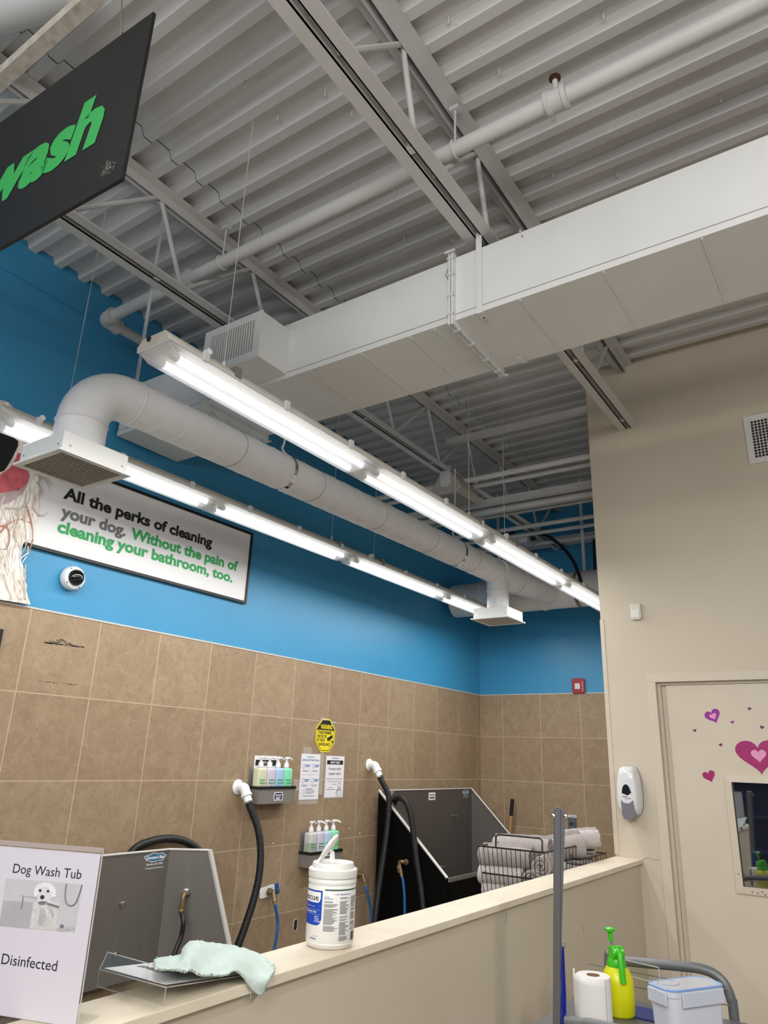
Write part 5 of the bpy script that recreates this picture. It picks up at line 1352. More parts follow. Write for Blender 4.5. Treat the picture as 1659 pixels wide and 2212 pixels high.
rollp(1090, 1922, bY + 0.09, (1, 0.0, 0.02), 0.215, 0.058, TOWEL2, 'lowest grey rolled towel seen through the front basket wires', 6)
rollp(1128, 1829, bY + 0.27, (1, 0.05, 0.03), 0.30, 0.060, TOWEL, 'grey rolled towel behind the basket handle', 3)
rollp(1177, 1868, bY + 0.10, (0.12, -1, 0.0), 0.16, 0.058, TOWEL, 'grey rolled towel showing its spiral end left of the metal post', 4)
rollp(1151, 1893, bY + 0.085, (0.2, -1, 0.0), 0.13, 0.046, TOWEL, 'small grey rolled towel with spiral end low in the front basket', 5)
# second basket to the right, further back
y2 = 3.97
q_l, q_r = at(1222, 1864, 0, -1.44), at(1306, 1832, 0, -1.44)
wire_basket(-2.0, -1.435, y2 - 0.03, 4.36, zb, 1.205, 'rear dark wire basket with towels piled up next to the beige wall', nx=10)
rollp(1221, 1830, y2 - 0.02, (0.85, 0.55, 0.20), 0.19, 0.074, TOWEL, 'thick grey rolled towel lying across the pile behind the metal post', 7)
rollp(1254, 1812, y2 + 0.12, (0.8, 0.6, 0.1), 0.19, 0.056, TOWEL2, 'pale rolled towel on top of the pile below the wall outlet', 8)
c = at(1252, 1862, 0, -1.55); folded_towel(c - Vector((0, 0, 0.03)), 0.13, 0.17, 0.052, TOWEL, 'crumpled grey folded towel under the thick roll, right of the metal post', 3, 0.5, 2)
c = at(1285, 1842, 0, -1.55); c.y = 4.25; folded_towel(c - Vector((0, 0, 0.035)), 0.14, 0.17, 0.060, TOWEL2, 'grey folded towel at the right end of the pile', 5, 0.3, 2)
folded_towel(Vector((-1.52, 4.24, 1.212)), 0.13, 0.15, 0.035, TOWEL2, 'thin pale folded towel right of the top roll', 8, 0.25, 2)
folded_towel(Vector((-1.67, 4.16, 0.806)), 0.42, 0.32, 0.34, TOWEL, 'stack of grey folded towel filling the bottom of the rear basket', 11, 0.0, 4)
# ============================================================ ON THE HALF WALL CAP
ZC = 1.190
def at_plane(px, py, P0, n):
    d = (px - CX) / FPX * _r2 - (py - CY) / FPX * _u2 + _f
    return CAM + d * ((Vector(P0) - CAM).dot(n) / d.dot(n))
# wipes canister
cc = Vector((-1.322, 1.722, ZC)); R0 = 0.0640
cn = thing('wipes_canister', cc, 'white wipes canister with blue label and open flip lid on the half wall cap', 'canister')
Mz = frame(cc, (1, 0, 0), (0, 1, 0), (0, 0, 1))
CANW = mat('canister_white', '#e9e8e4', 0.38)
b = MB(); b.lathe([(0.052, 0), (0.058, 0.003), (R0 - 0.001, 0.013), (R0 - 0.002, 0.015), (R0, 0.018), (R0, 0.146), (R0 - 0.002, 0.149), (R0 + 0.001, 0.152), (R0 + 0.001, 0.160), (R0 - 0.003, 0.164), (R0 - 0.003, 0.170)], Mz, CANW, 64); body = b.build('body', cn, angle=50)
b = MB(); b.lathe([(R0 + 0.0015, 0.166), (R0 + 0.002, 0.167), (R0 + 0.002, 0.184), (R0 - 0.001, 0.187), (0.0570, 0.187), (0.0565, 0.197), (0.0545, 0.2005), (0.048, 0.2005), (0.046, 0.197), (0.0, 0.196)], Mz, CANW, 64); lid = b.build('lid', cn, angle=40)
fwd = Vector((-1.322, 1.722, 0)).normalized(); rgt = Vector((fwd.y, -fwd.x, 0))
hx = cc + Vector((0, 0, 0.199)) - rgt * 0.043 + fwd * 0.012
dl = (rgt * 0.54 - fwd * 0.15 + Vector((0, 0, 0.80))).normalized(); wv_ = (fwd * 0.963 + rgt * 0.268).normalized(); dn_ = (dl.cross(fwd)).normalized()
b = MB(); Mh = frame(hx + dl * 0.050, dl, wv_, dl.cross(wv_))
def lidpt(a, k): return (0.036 * k * math.cos(a), 0.032 * k * math.sin(a))
rings = []
for k, w_ in ((1.0, 0.0), (1.0, 0.006), (0.92, 0.0085), (0.6, 0.010), (0.05, 0.010)):
    rings.append([b.bm.verts.new(Mh @ Vector((*lidpt(2 * PI * j / 28, k), -w_))) for j in range(28)])
inner = [b.bm.verts.new(Mh @ Vector((*lidpt(2 * PI * j / 28, 0.9), -0.001))) for j in range(28)]
inner2 = [b.bm.verts.new(Mh @ Vector((*lidpt(2 * PI * j / 28, 0.85), -0.006))) for j in range(28)]
for A, B in list(zip(rings, rings[1:])) + [(rings[0], inner), (inner, inner2)]:
    for j in range(28): b.face([A[j], A[(j + 1) % 28], B[(j + 1) % 28], B[j]], CANW)
b.face(rings[-1], CANW); b.face(inner2, CANW)
b.box((-0.050, -0.016, -0.006), (-0.028, 0.016, 0.000), CANW, Mh)
b.build('flip_cap', lid)
b = MB(); tc_ = cc + Vector((0, 0, 0.196)) - rgt * 0.003
WIPE = mat('wipe_tissue', '#f0f0ee', 0.8, bump=0.4, bscale=300)
def tis(u, v):
    return tc_ + rgt * ((u - 0.5) * 0.013 * (1.1 - 0.25 * v) - 0.002 * v) + fwd * (0.004 * math.sin(u * 5) + 0.003 * v) + Vector((0, 0, 0.034 * v - (0.012 * max(0, u - 0.45) if v > 0.9 else 0)))
b.grid(tis, 8, 8, WIPE); b.build('tissue_tip', cn, solid=0.0012)
ph0 = math.atan2(-fwd.y, -fwd.x)
def cyl(p): 
    a = ph0 + p.x / R0; r_ = R0 + p.z
    return cc + Vector((r_ * math.cos(a), r_ * math.sin(a), p.y))
def cpatch(b, u0, u1, zlo, zhi, m, w, n=24):
    def fn(s, t):
        u = lerp(u0, u1, s); a = zlo(u) if callable(zlo) else zlo; c = zhi(u) if callable(zhi) else zhi
        return cyl(Vector((u, lerp(a, c, t), w)))
    b.grid(fn, n, 2, m)
LABB = mat('label_blue', '#1648b4', 0.35); LABW = mat('label_white', '#f2f2f2', 0.35); LABG = mat('label_green', '#2f5f55', 0.4)
b = MB()
ur = -0.385 * R0; rc = 0.016
def zl(u): 
    d = u - (ur - rc); return 0.056 + (rc - math.sqrt(max(rc * rc - d * d, 0)) if d > 0 else 0)
cpatch(b, -2.9 * R0, ur, zl, 0.1375, LABB, 0.0004, 40)
ui = ur - 0.0045
def zl2(u):
    d = u - (ui - 0.010); return 0.1085 + (0.010 - math.sqrt(max(1e-4 - d * d, 0)) if d > 0 else 0)
cpatch(b, -2.75 * R0, ui, zl2, 0.1335, LABW, 0.0007, 40)
b.text('Rescue', cyl, ui - 0.006, 0.1135, INK, width=0.068, height=0.0145, bold=0.01, align='RIGHT', w=0.001)
b.text('Ready-to-use disinfectant cleaner', cyl, ur - 0.020, 0.0985, LABW, width=0.060, height=0.0024, align='RIGHT', w=0.0009)
b.text('Veterinary Use', cyl, ur - 0.016, 0.085, LABW, width=0.048, height=0.0046, bold=0.02, align='RIGHT', shear=0.2, w=0.0009)
for i, t in enumerate(('KEEP OUT', 'OF REACH', 'OF CHILDREN')): b.text(t, cyl, ur - 0.0215, 0.0745 - 0.0052 * i, LABW, width=(0.013, 0.0135, 0.0185)[i], height=0.0034, bold=0.01, w=0.0009)
cpatch(b, -2.2 * R0, ur - 0.005, 0.0915, 0.0918, LABW, 0.0009); cpatch(b, -2.2 * R0, ur - 0.006, 0.0815, 0.0818, LABW, 0.0009)
b.text('160 Sheets', cyl, -0.92 * R0, 0.0235, BLUEINK, width=0.021, height=0.0042, bold=0.02, w=0.0006)
b.text('Net contents', cyl, -0.72 * R0, 0.0305, INK, width=0.014, height=0.0022, w=0.0006)
cpatch(b, -0.29 * R0, 1.75 * R0, 0.1385, 0.1420, LABG, 0.0005)
b.text('For Veterinary Use', cyl, 0.20 * R0, 0.1285, BLUEINK, width=0.040, height=0.0042, bold=0.01, shear=0.2, w=0.0006)
cpatch(b, 0.09 * R0, 0.17 * R0, 0.1300, 0.1304, BLUEINK, 0.0006, 4); cpatch(b, 0.87 * R0, 0.95 * R0, 0.1300, 0.1304, BLUEINK, 0.0006, 4)
b.text('STORAGE', cyl, -0.30 * R0, 0.1225, BLUEINK, width=0.0135, height=0.0024, bold=0.02, w=0.0006); b.text('AND DISPOSAL:', cyl, -0.30 * R0, 0.1185, BLUEINK, width=0.024, height=0.0024, bold=0.02, w=0.0006)
b.build('label_print', body, smooth=False)
b = MB(); rr_ = random.Random(4)
def lines(u0, u1, z0, z1, dz, skip=0.12):
    z = z0
    while z > z1:
        if rr_.random() > skip: 
            e = lerp(u0, u1, rr_.uniform(0.55, 1.0)); cpatch(b, u0 * R0, e * R0, z - 0.0006, z + 0.0006, INK_GREY, 0.0005, 4)
        z -= dz
lines(-0.30, 0.30, 0.1135, 0.044, 0.0022); lines(0.36, 0.84, 0.1225, 0.022, 0.0022); lines(0.90, 1.35, 0.1235, 0.046, 0.0022)
b.build('fine_print', body, smooth=False); b = MB()
for k in range(9): cpatch(b, (0.99 + 0.03 * k) * R0, (1.004 + 0.03 * k + 0.008 * (k % 2)) * R0, 0.021, 0.041, INK, 0.0005, 2)
b.build('barcode', body, smooth=False)

# upright sign holder at the near end
sR = Vector((-1.280, 0.946, ZC)); su = Vector((0.9495, 0.3138, 0)); sn = Vector((su.y, -su.x, 0))
Ms = frame(sR, su, (0, 0, 1), sn)
sh_ = thing('sign_holder', sR - su * 0.13, 'upright acrylic sign holder with a Dog Wash Tub Disinfected sheet, bottom left', 'sign holder')
Wd, Ht = 0.270, 0.2915
b = MB(); b.box((-Wd, 0.002, -0.0006), (-0.0025, Ht - 0.010, 0.0006), mat('shaded_paper', '#cdc9d4', 0.6), Ms); sheet = b.build('sheet', sh_, smooth=False)  # white sheet, with the shade it stands in put into its colour
ACR = bpy.data.materials.new('clear_acrylic'); ACR.use_nodes = True
nt = ACR.node_tree; N = nt.nodes; L = nt.links
for q in list(N): N.remove(q)
out = N.new('ShaderNodeOutputMaterial'); tr = N.new('ShaderNodeBsdfTransparent'); tr.inputs[0].default_value = (0.95, 0.96, 0.95, 1); gl = N.new('ShaderNodeBsdfGlossy'); gl.inputs['Roughness'].default_value = 0.03
fr = N.new('ShaderNodeValue'); fr.outputs[0].default_value = 0.05; mx = N.new('ShaderNodeMixShader'); L.new(fr.outputs[0], mx.inputs[0]); L.new(tr.outputs[0], mx.inputs[1]); L.new(gl.outputs[0], mx.inputs[2]); L.new(mx.outputs[0], out.inputs[0])
ACRE = mat('acrylic_edge', '#cfcdc8', 0.15, alpha=0.75)
b = MB()
b.box((-Wd - 0.004, 0, -0.0035), (0.0, Ht, -0.0015), ACR, Ms)
b.box((-Wd - 0.004, 0.0, -0.065), (0.0, 0.003, 0.06), ACR, Ms)
b.build('acrylic_shell', sh_, smooth=False)
b = MB(); b.box((-Wd - 0.004, Ht - 0.008, -0.004), (0.0, Ht, 0.003), mat('acrylic_top_fold', '#a99d98', 0.2), Ms); b.cyl(Ms @ Vector((0.0005, 0, -0.001)), Ms @ Vector((0.0005, Ht, -0.001)), 0.0014, ACRE, n=6); b.build('polished_edge', sh_, smooth=False)
def suv(px, py):
    p = Ms.inverted() @ at_plane(px, py, Ms @ Vector((0, 0, 0.0007)), sn); return p.x, p.y
b = MB()
NAVYINK = mat('navy_ink', '#20222c', 0.5)
u0, v0 = suv(27, 1886); u1, v1 = suv(175, 1898)
b.text('Dog Wash Tub', Ms, u0, (v0 + v1) / 2, NAVYINK, width=u1 - u0, height=0.0165, w=0.0009); b.build('heading_text', sheet, smooth=False); b = MB()
u0, v0 = suv(2, 2083); u1, v1 = suv(122, 2097)
b.text('Disinfected', Ms, u0, (v0 + v1) / 2, NAVYINK, width=u1 - u0, height=0.0175, w=0.0009)
b.build('sheet_text', sheet, smooth=False)
def cz(x, y): return suv(x / 5.371, 1800 + y / 5.371)
def art(pts, m, w): b.prism([cz(*q) for q in pts], Ms, w, w + 0.0002, m)
PG = [mat('photo_grey_%d' % i, c, 0.6, var=v, scale=s) for i, (c, v, s) in enumerate((('#bcbbc1', 0.04, 30), ('#a7a6ab', 0.05, 30), ('#c5c4c4', 0.16, 160), ('#dddce2', 0.10, 200), ('#2b2b2e', 0.0, 1), ('#adacae', 0.12, 120), ('#cfced3', 0.0, 1), ('#707074', 0.0, 1)))]
b = MB()
art([(72, 522), (962, 592), (865, 1152), (-10, 1075)], PG[0], 0.0007)
art([(40, 780), (385, 800), (340, 1106), (-10, 1075)], PG[1], 0.00085)
art([(345, 1105), (360, 980), (390, 860), (400, 780), (470, 740), (560, 760), (620, 830), (665, 900), (672, 960), (650, 1010), (640, 1040), (680, 1080), (660, 1110), (560, 1110), (480, 1118)], PG[2], 0.00095)
art([(445, 1010), (470, 870), (520, 880), (540, 1000), (500, 1080), (455, 1080)], PG[5], 0.0010)
art([(570, 860), (610, 880), (640, 960), (600, 980)], PG[5], 0.0010)
cap_pts = []
for k in range(28):
    a = math.radians(-25 + 230 * k / 27); r_ = 1 + (0.07 if k % 2 else -0.05)
    cap_pts.append((525 + 128 * r_ * math.cos(a), 690 - 120 * r_ * math.sin(a)))
art(cap_pts + [(440, 720), (600, 740)], PG[3], 0.00105)
art([(450, 680), (470, 630), (530, 612), (580, 640), (600, 700), (590, 760), (550, 800), (490, 815), (450, 800), (435, 750)], PG[6], 0.00115)
art([(q[0], q[1]) for q in circle(17, 14, 468, 664)], PG[4], 0.00125); art(circle(16, 14, 560, 672), PG[4], 0.00125)
art([(466, 745), (480, 718), (505, 716), (522, 738), (510, 762), (480, 768)], PG[4], 0.00125)
art([(440, 800), (480, 786), (545, 790), (520, 830), (460, 830)], PG[7], 0.0012)
art([(238, 716), (436, 745), (436, 760), (240, 728)], PG[1], 0.0013); art([(545, 770), (700, 815), (690, 866), (545, 825)], PG[2], 0.0013); art([(545, 800), (690, 845), (688, 868), (545, 828)], PG[7], 0.0014)
art([(268, 735), (278, 735), (256, 880), (246, 880)], PG[7], 0.0013)
art([(640, 1100), (870, 1085), (866, 1120), (700, 1140)], PG[5], 0.0012); art(circle(24, 12, 720, 1080), PG[7], 0.0013)
hp = smooth_path([Vector((*cz(*q), 0.0014)) for q in ((775, 585), (760, 700), (770, 800), (820, 840), (880, 810), (925, 700), (955, 600))], 6)
b.tube([Ms @ p for p in hp], 0.0012, PG[7], n=5)
b.build('dog_photo', sheet, smooth=False)

# sign holder lying on its back across the cap
F = at(359, 2133, 2, 1.2265); B = at(215, 2094, 2, 1.2265); E = at(530, 2107, 2, 1.1975)
G = B + (E - F); G.z = 1.199
lh = thing('sign_holder', (F + E) / 2, 'clear acrylic sign holder lying flat on the cap under the mint towel', 'sign holder')
up = (E - F).cross(B - F).normalized(); up = up if up.z > 0 else -up
def quad(b, p, m, th=0.002):
    n = (p[1] - p[0]).cross(p[2] - p[0]).normalized(); n = n if n.z >= 0 else -n
    panel(b, p, th, m, n)
b = MB(); quad(b, [F, E, G, B], ACR, 0.002); b.build('acrylic_shell', lh, smooth=False)
b = MB(); i_ = lambda s, t: F + (E - F) * s + (B - F) * t + up * 0.0026
quad(b, [i_(0.02, 0.04), i_(0.97, 0.04), i_(0.97, 0.96), i_(0.02, 0.96)], mat('greyed_paper', '#e6e4e6', 0.5), 0.0008); sh2 = b.build('sheet', lh, smooth=False)
b = MB(); Mq = frame(i_(0.40, 0.62) + up * 0.001, (B - F).normalized() * -1, (E - F).normalized() * -1, up)
b.text('EMPTY', Mq, -0.05, 0.0, mat('faded_ink', '#77737a', 0.6), width=0.085, height=0.020, bold=0.02, w=0.0004); b.build('sheet_text', sh2, smooth=False)
F2 = at(353, 2172, 2, ZC + 0.001); B2 = B + (F2 - F)
b = MB(); panel(b, [F, B, B2, F2], 0.002, ACR, (E - F) * -1)
T1 = B + (up * 0.030 + (E - F).normalized() * 0.012); T2 = lerp(F, B, 0.35) + up * 0.028 + (E - F).normalized() * 0.012
panel(b, [B, lerp(F, B, 0.25), T2, T1], 0.002, ACR, (E - F) * -1); b.build('base_flange', lh, smooth=False)
b = MB()
for p, q in ((F, B), (F, F2), (F2, B2), (B2, B), (F, E), (B, T1), (T1, T2)): b.cyl(p, q, 0.0011, ACRE, n=5)
b.build('polished_edge', lh)

# mint towel over the acrylic and the cap edge
MINT = mat('mint_terry', '#cfe0d9', 0.95, var=0.07, scale=90, bump=1.0, bscale=520)
rows = [(-1.45, [(333, 2076), (362, 2068), (390, 2064), (398, 2046), (420, 2034), (470, 2040), (515, 2047), (555, 2061), (590, 2083)]),
        (-1.40, [(333, 2079), (364, 2073), (389, 2068), (402, 2052), (428, 2044), (470, 2050), (515, 2054), (558, 2068), (592, 2086)]),
        (-1.345, [(334, 2082), (367, 2080), (390, 2078), (408, 2066), (432, 2060), (470, 2070), (512, 2070), (558, 2074), (593, 2089)]),
        (-1.29, [(335, 2085), (371, 2088), (394, 2094), (412, 2082), (438, 2090), (474, 2094), (508, 2083), (556, 2095), (592, 2097)]),
        (-1.255, [(336, 2088), (375, 2094), (397, 2097), (410, 2090), (438, 2103), (478, 2104), (510, 2092), (560, 2119), (588, 2107)]),
        (-1.240, [(337, 2091), (380, 2096), (399, 2098), (412, 2096), (440, 2107), (480, 2107), (513, 2099), (557, 2148), (579, 2122)])]
def net_point(px, py, x):
    p = at(px, py, 0, x)
    if p.z < 1.199:                       # lies on the cap, or hangs over its front edge
        q = at(px, py, 2, 1.199)
        p = q if q.x < -1.246 else at(px, py, 0, -1.236)
    return p
net = [[net_point(px, py, x) for px, py in r] for x, r in rows]
def cat(P, t):
    n = len(P) - 1; i = min(int(t * n), n - 1); f_ = t * n - i
    a, b_, c, d = P[max(i - 1, 0)], P[i], P[i + 1], P[min(i + 2, n)]
    return 0.5 * ((2 * b_) + (c - a) * f_ + (2 * a - 5 * b_ + 4 * c - d) * f_ * f_ + (3 * b_ - a - 3 * c + d) * f_ ** 3)
rr_ = random.Random(12)
def drape(u, v):
    p = cat([cat(r, u) for r in net], v)
    if u in (0, 1) or v in (0, 1): p = p + Vector((rr_.uniform(-1, 1), rr_.uniform(-1, 1), rr_.uniform(-1, 1))) * 0.0016
    return p + Vector((0, 0, 0.0015 * math.sin(u * 31) * math.sin(v * 17) + 0.0045 * math.sin(u * 15 + v * 6) * min(1, 3 * v) * min(1, 3 * (1 - v)) + rr_.uniform(-1, 1) * 0.0004))
b = MB(); b.grid(drape, 72, 44, MINT); tw = b.build('mint_towel', loc=net[2][4], solid=0.005, angle=180)
tag(tw, 'pale mint terry towel draped over the lying sign holder and the cap edge', 'towel')
b = MB()
for (px, py), (qx, qy), x in (((540, 2120), (541, 2157), -1.245), ((591, 2090), (599, 2100), -1.35), ((345, 2071), (336, 2068), -1.44), ((595, 2094), (601, 2104), -1.34)):
    p, q = at(px, py, 0, x), at(qx, qy, 0, x); b.tube(smooth_path([p, lerp(p, q, 0.5) + Vector((0, 0.003, 0)), q], 5), 0.0006, MINT, n=4)
b.build('loose_thread', tw)

# ============================================================ CART WITH SUPPLIES IN FRONT OF THE HALF WALL
CARTG = mat('cart_grey', '#6f7173', 0.4, metal=0.3)
POSTG = mat('post_steel', '#6b6a6d', 0.38, metal=0.5, var=0.08, scale=6, stretch=(1, 1, 0.1))
ct = thing('utility_cart', (-0.75, 2.8, 0), 'grey tube framed utility cart in front of the half wall with a tall metal post', 'cart')
pt = at(1204, 1746, 1, 2.5); pb_ = at(1203, 2212, 1, 2.5); tz = pt.z; lean_ = (pt - pb_) / (pt.z - pb_.z)
dx_ = (pb_.x - pt.x) / (pb_.z - pt.z)
def px_at(z): return pt.x + dx_ * (z - pt.z) * 0.35
Mq = frame(pt - lean_ * pt.z, (0.88, 0.47, 0), (-0.47, 0.88, 0), lean_)
b = MB()
b.box((-0.0115, -0.012, 0.05), (0.0095, 0.012, tz), POSTG, Mq); b.box((-0.008, -0.009, tz), (0.006, 0.009, tz + 0.004), POSTG, Mq)
post = b.build('post', ct, smooth=False, bevel=0.003)
b = MB(); b.prism([(0.0100, 1.02), (0.0250, tz - 0.012), (0.0250, tz - 0.004), (0.0100, tz - 0.002)], Mq @ Matrix(((1, 0, 0, 0), (0, 0, -1, 0), (0, 1, 0, 0), (0, 0, 0, 1))), -0.012, 0.010, POSTG); b.build('folding_arm', ct, smooth=False)
b = MB()
for u in (-0.0145, 0.0255): b.lathe([(0.0, -0.003), (0.0055, -0.002), (0.006, 0.002), (0.0, 0.003)], axis_frame(Mq @ Vector((u, -0.010, tz - 0.024)), (0.3, -1, 0)), CHROME, 12)
b.build('bolt', post)
zt_ = at(1340, 2192, 1, 2.8).z - 0.001           # tray level
b = MB(); b.box((-1.10, 2.52, zt_ - 0.012), (-0.42, 3.0, zt_), CARTG); b.build('tray', ct, smooth=False)
b = MB(); b.box((-1.10, 2.52, 0.22), (-0.42, 3.0, 0.235), CARTG); b.build('lower_shelf', ct, smooth=False)
hb = [at(px, py, 1, 3.02) for px, py in ((1342, 2076), (1400, 2081), (1460, 2086), (1510, 2092), (1545, 2105), (1568, 2130), (1581, 2165), (1588, 2215))]
hb += [Vector((hb[-1].x + 0.005, 3.02, 0.10))]
hb = [Vector((hb[0].x - 0.05, 3.02, 0.10)), Vector((hb[0].x - 0.05, 3.02, hb[0].z - 0.06)), Vector((hb[0].x - 0.03, 3.02, hb[0].z - 0.01))] + hb
b = MB(); b.tube(smooth_path(hb, 8), 0.0165, CARTG, n=14); b.build('push_frame', ct)
fr_ = [at(px, py, 1, 2.50) for px, py in ((1222, 2206), (1260, 2212), (1310, 2219))]; 
b = MB(); e = Vector((-0.40, 2.50, fr_[-1].z)); b.tube(smooth_path(fr_ + [e, Vector((-0.375, 2.54, e.z)), Vector((-0.375, 3.0, e.z))], 6), 0.016, CARTG, n=12); b.build('front_rail', ct)
for x in (-1.06, -0.46):
    for y in (2.56, 2.96):
        b = MB(); b.cyl((x, y, 0.03), (x, y, 0.10), 0.010, CARTG, n=8); b.cyl((x - 0.012, y, 0.05), (x + 0.012, y, 0.05), 0.05, BLACK, n=20); b.build('wheel', ct)
        b = MB(); b.cyl((x, y, 0.10), (x, y, zt_ - 0.012), 0.012, CARTG, n=10); b.build('upright', ct)
b = MB(); zz = at(1390, 2170, 1, 3.0).z
for k in range(4): b.cyl((-1.08, 3.0, zz - 0.04 + 0.045 * k), (-0.60, 3.0, zz - 0.04 + 0.045 * k), 0.002, CARTG, n=6)
b.build('back_wires', ct)
# blue hanging strap beside the post
q = [(1217, 2045), (1220, 2090), (1223, 2150), (1225, 2215)]
b = MB(); BLUC = mat('royal_blue_cloth', '#1a2f9c', 0.7)
L_ = [at(x, y, 1, 2.53) for x, y in q]; R_ = [at(1211, y, 1, 2.53) for x, y in q]
for p in (L_, R_): p.append(p[-1] + Vector((0.0, 0, -0.25)))
b.grid(lambda u, v: lerp(cat(R_, v), cat(L_, v), u) + Vector((0, 0.004 * math.sin(u * 9 + v * 4), 0)), 6, 16, BLUC); bs = tag(b.build('blue_cloth', loc=L_[0], solid=0.003), 'royal blue cloth strip hanging beside the metal post', 'cloth')
b = MB(); c = at(1217, 2040, 1, 2.53); b.tube([c + Vector((0.006 * math.cos(t), 0, 0.008 * math.sin(t))) for t in [2 * PI * k / 12 for k in range(12)]], 0.0012, CHROME, n=5, closed=True); b.build('hook_ring', bs)
# paper towel roll
tc2 = at(1281, 2106, 1, 2.66)
pt_ = thing('paper_towel_roll', (tc2.x, 2.66, zt_), 'white paper towel roll with a loose sheet on the cart beside the metal post', 'paper towel')
PT = mat('paper_towel_white', '#e3e0de', 0.85, bump=0.5, bscale=260); CARD = mat('cardboard_core', '#8f7660', 0.8)
Mz = frame((tc2.x, 2.66, zt_), (1, 0, 0), (0, 1, 0), (0, 0, 1)); hT = tc2.z - zt_; rT = 0.055
b = MB(); b.lathe([(rT, 0), (rT, hT - 0.002), (rT - 0.002, hT), (0.0215, hT), (0.0215, 0)], Mz, PT, 40, caps=False); b.build('roll', pt_)
b = MB(); b.lathe([(0.0214, hT + 0.0005), (0.0200, hT + 0.0005), (0.0200, hT - 0.08), (0.0, hT - 0.081)], Mz, CARD, 28, caps=False); b.build('core', pt_)
b = MB()
def loose(u, v):
    a = math.radians(lerp(-28, -190, min(u * 1.25, 1))); r_ = rT + 0.0015 + 0.030 * max(0, u - 0.35) ** 1.3
    return Vector((tc2.x + r_ * math.cos(a), 2.66 + r_ * math.sin(a), zt_ + 0.004 + (hT - 0.004) * v + 0.006 * u * v))
b.grid(loose, 30, 6, PT); b.build('loose_sheet', pt_, solid=0.0012)
# pump sprayer
sc_ = at(1339, 2192, 1, 2.80); sx_, sy_ = sc_.x, 2.80
ps_ = thing('pump_sprayer', (sx_, sy_, zt_), 'yellow pressure sprayer bottle with bright green pump head on the cart', 'spray bottle')
YB = mat('sprayer_yellow', '#d3d400', 0.3, sss=0.1); GB = mat('sprayer_green', '#3fb81c', 0.25, sss=0.05)
Mz = frame((sx_, sy_, zt_), (1, 0, 0), (0, 1, 0), (0, 0, 1)); k = 0.00158
b = MB(); b.lathe([(0.044, 0), (0.050, 0.006), (0.0515, 0.03), (0.0515, 0.095), (0.049, 0.112), (0.041, 0.132), (0.031, 0.146), (0.029, 0.150)], Mz, YB, 40); b.build('tank', ps_)
b = MB(); b.lathe([(0.0325, 0.138), (0.0335, 0.143), (0.0285, 0.165), (0.0270, 0.168)], Mz, GB, 32); b.build('screw_collar', ps_)
tr_ = (Vector((0.45, -0.6, 0))).normalized(); side = Vector((-tr_.y, tr_.x, 0))
Mh = frame((sx_, sy_, zt_), tr_, side, (0, 0, 1))
b = MB(); b.prism([(-0.028, 0.163), (0.022, 0.163), (0.034, 0.184), (0.030, 0.200), (0.012, 0.208), (-0.026, 0.198), (-0.030, 0.184)], Mh @ Matrix(((1, 0, 0, 0), (0, 0, -1, 0), (0, 1, 0, 0), (0, 0, 0, 1))), -0.021, 0.021, GB); b.build('head', ps_, smooth=False, bevel=0.006)
b = MB(); P_ = [Mh @ Vector(q) for q in ((0.020, 0, 0.200), (0.036, 0, 0.184), (0.046, 0, 0.150), (0.054, 0, 0.104))]
b.tube(smooth_path(P_, 5), 0.010, GB, n=10); b.build('trigger', ps_)
b = MB(); b.cyl((sx_ - 0.012, sy_, zt_ + 0.198), (sx_ - 0.014, sy_, zt_ + 0.218), 0.0045, mat('rod_grey', '#6f7a80', 0.3)); b.cyl((sx_ - 0.014, sy_, zt_ + 0.216), (sx_ - 0.017, sy_, zt_ + 0.245), 0.0075, GB, r1=0.0085); b.lathe([(0.008, 0), (0.018, 0.004), (0.019, 0.012), (0.010, 0.015)], frame((sx_ - 0.017, sy_, zt_ + 0.243), (1, 0, 0), (0, 1, 0), (0, 0, 1)), GB, 24); b.build('pump_knob', ps_)
# clear storage box with clip lid
cA = at(1450, 2136, 1, 2.60); zl_ = cA.z
cL = at(1392, 2122, 2, zl_); cR = at(1569, 2129, 2, zl_); mid_ = (cL + cR) / 2; rad_ = (cL - cR).length / 2
def _px(p):
    q = p - CAM; return CX + FPX * q.dot(_r2) / q.dot(_f)
cA = min((mid_ + Vector((rad_ * math.cos(math.radians(t)), rad_ * math.sin(math.radians(t)), 0)) for t in range(-170, -20, 2)), key=lambda p: abs(_px(p) - 1450))
ub = (cR - cA); wbx = ub.length; ub.normalize(); vb = Vector((-ub.y, ub.x, 0)); dbx = abs((cL - cA).dot(vb))
Mq = frame((cA.x, cA.y, 0), ub, vb, (0, 0, 1)); zl0 = zl_ - zt_
sb = thing('storage_box', (cA.x, cA.y, zt_), 'translucent plastic storage box with blue edged clip lid at the right end of the cart', 'storage box')
TUB_ = mat('frosted_plastic', '#e2e6f0', 0.3, alpha=0.78, sss=0.1); LIDB = mat('lid_seal_blue', '#7f9fd6', 0.3); CLIPP = mat('frosted_clip', '#d6dbe8', 0.25, alpha=0.8)
Mc_ = Mq @ Matrix.Translation((wbx / 2, dbx / 2, 0))
b = MB()
for w0, w1, k0, k1 in ((zt_, zl_ - 0.018, 0.90, 0.965),):
    R0_ = [b.bm.verts.new(Mc_ @ Vector((u * k0, v * k0, w0))) for u, v in rrect(wbx, dbx, 0.03, 6)]; R1_ = [b.bm.verts.new(Mc_ @ Vector((u * k1, v * k1, w1))) for u, v in rrect(wbx, dbx, 0.03, 6)]
    for i in range(len(R0_)): b.face([R0_[i], R0_[(i + 1) % len(R0_)], R1_[(i + 1) % len(R0_)], R1_[i]], TUB_)
    b.face(R0_, TUB_)
b.build('tub', sb)
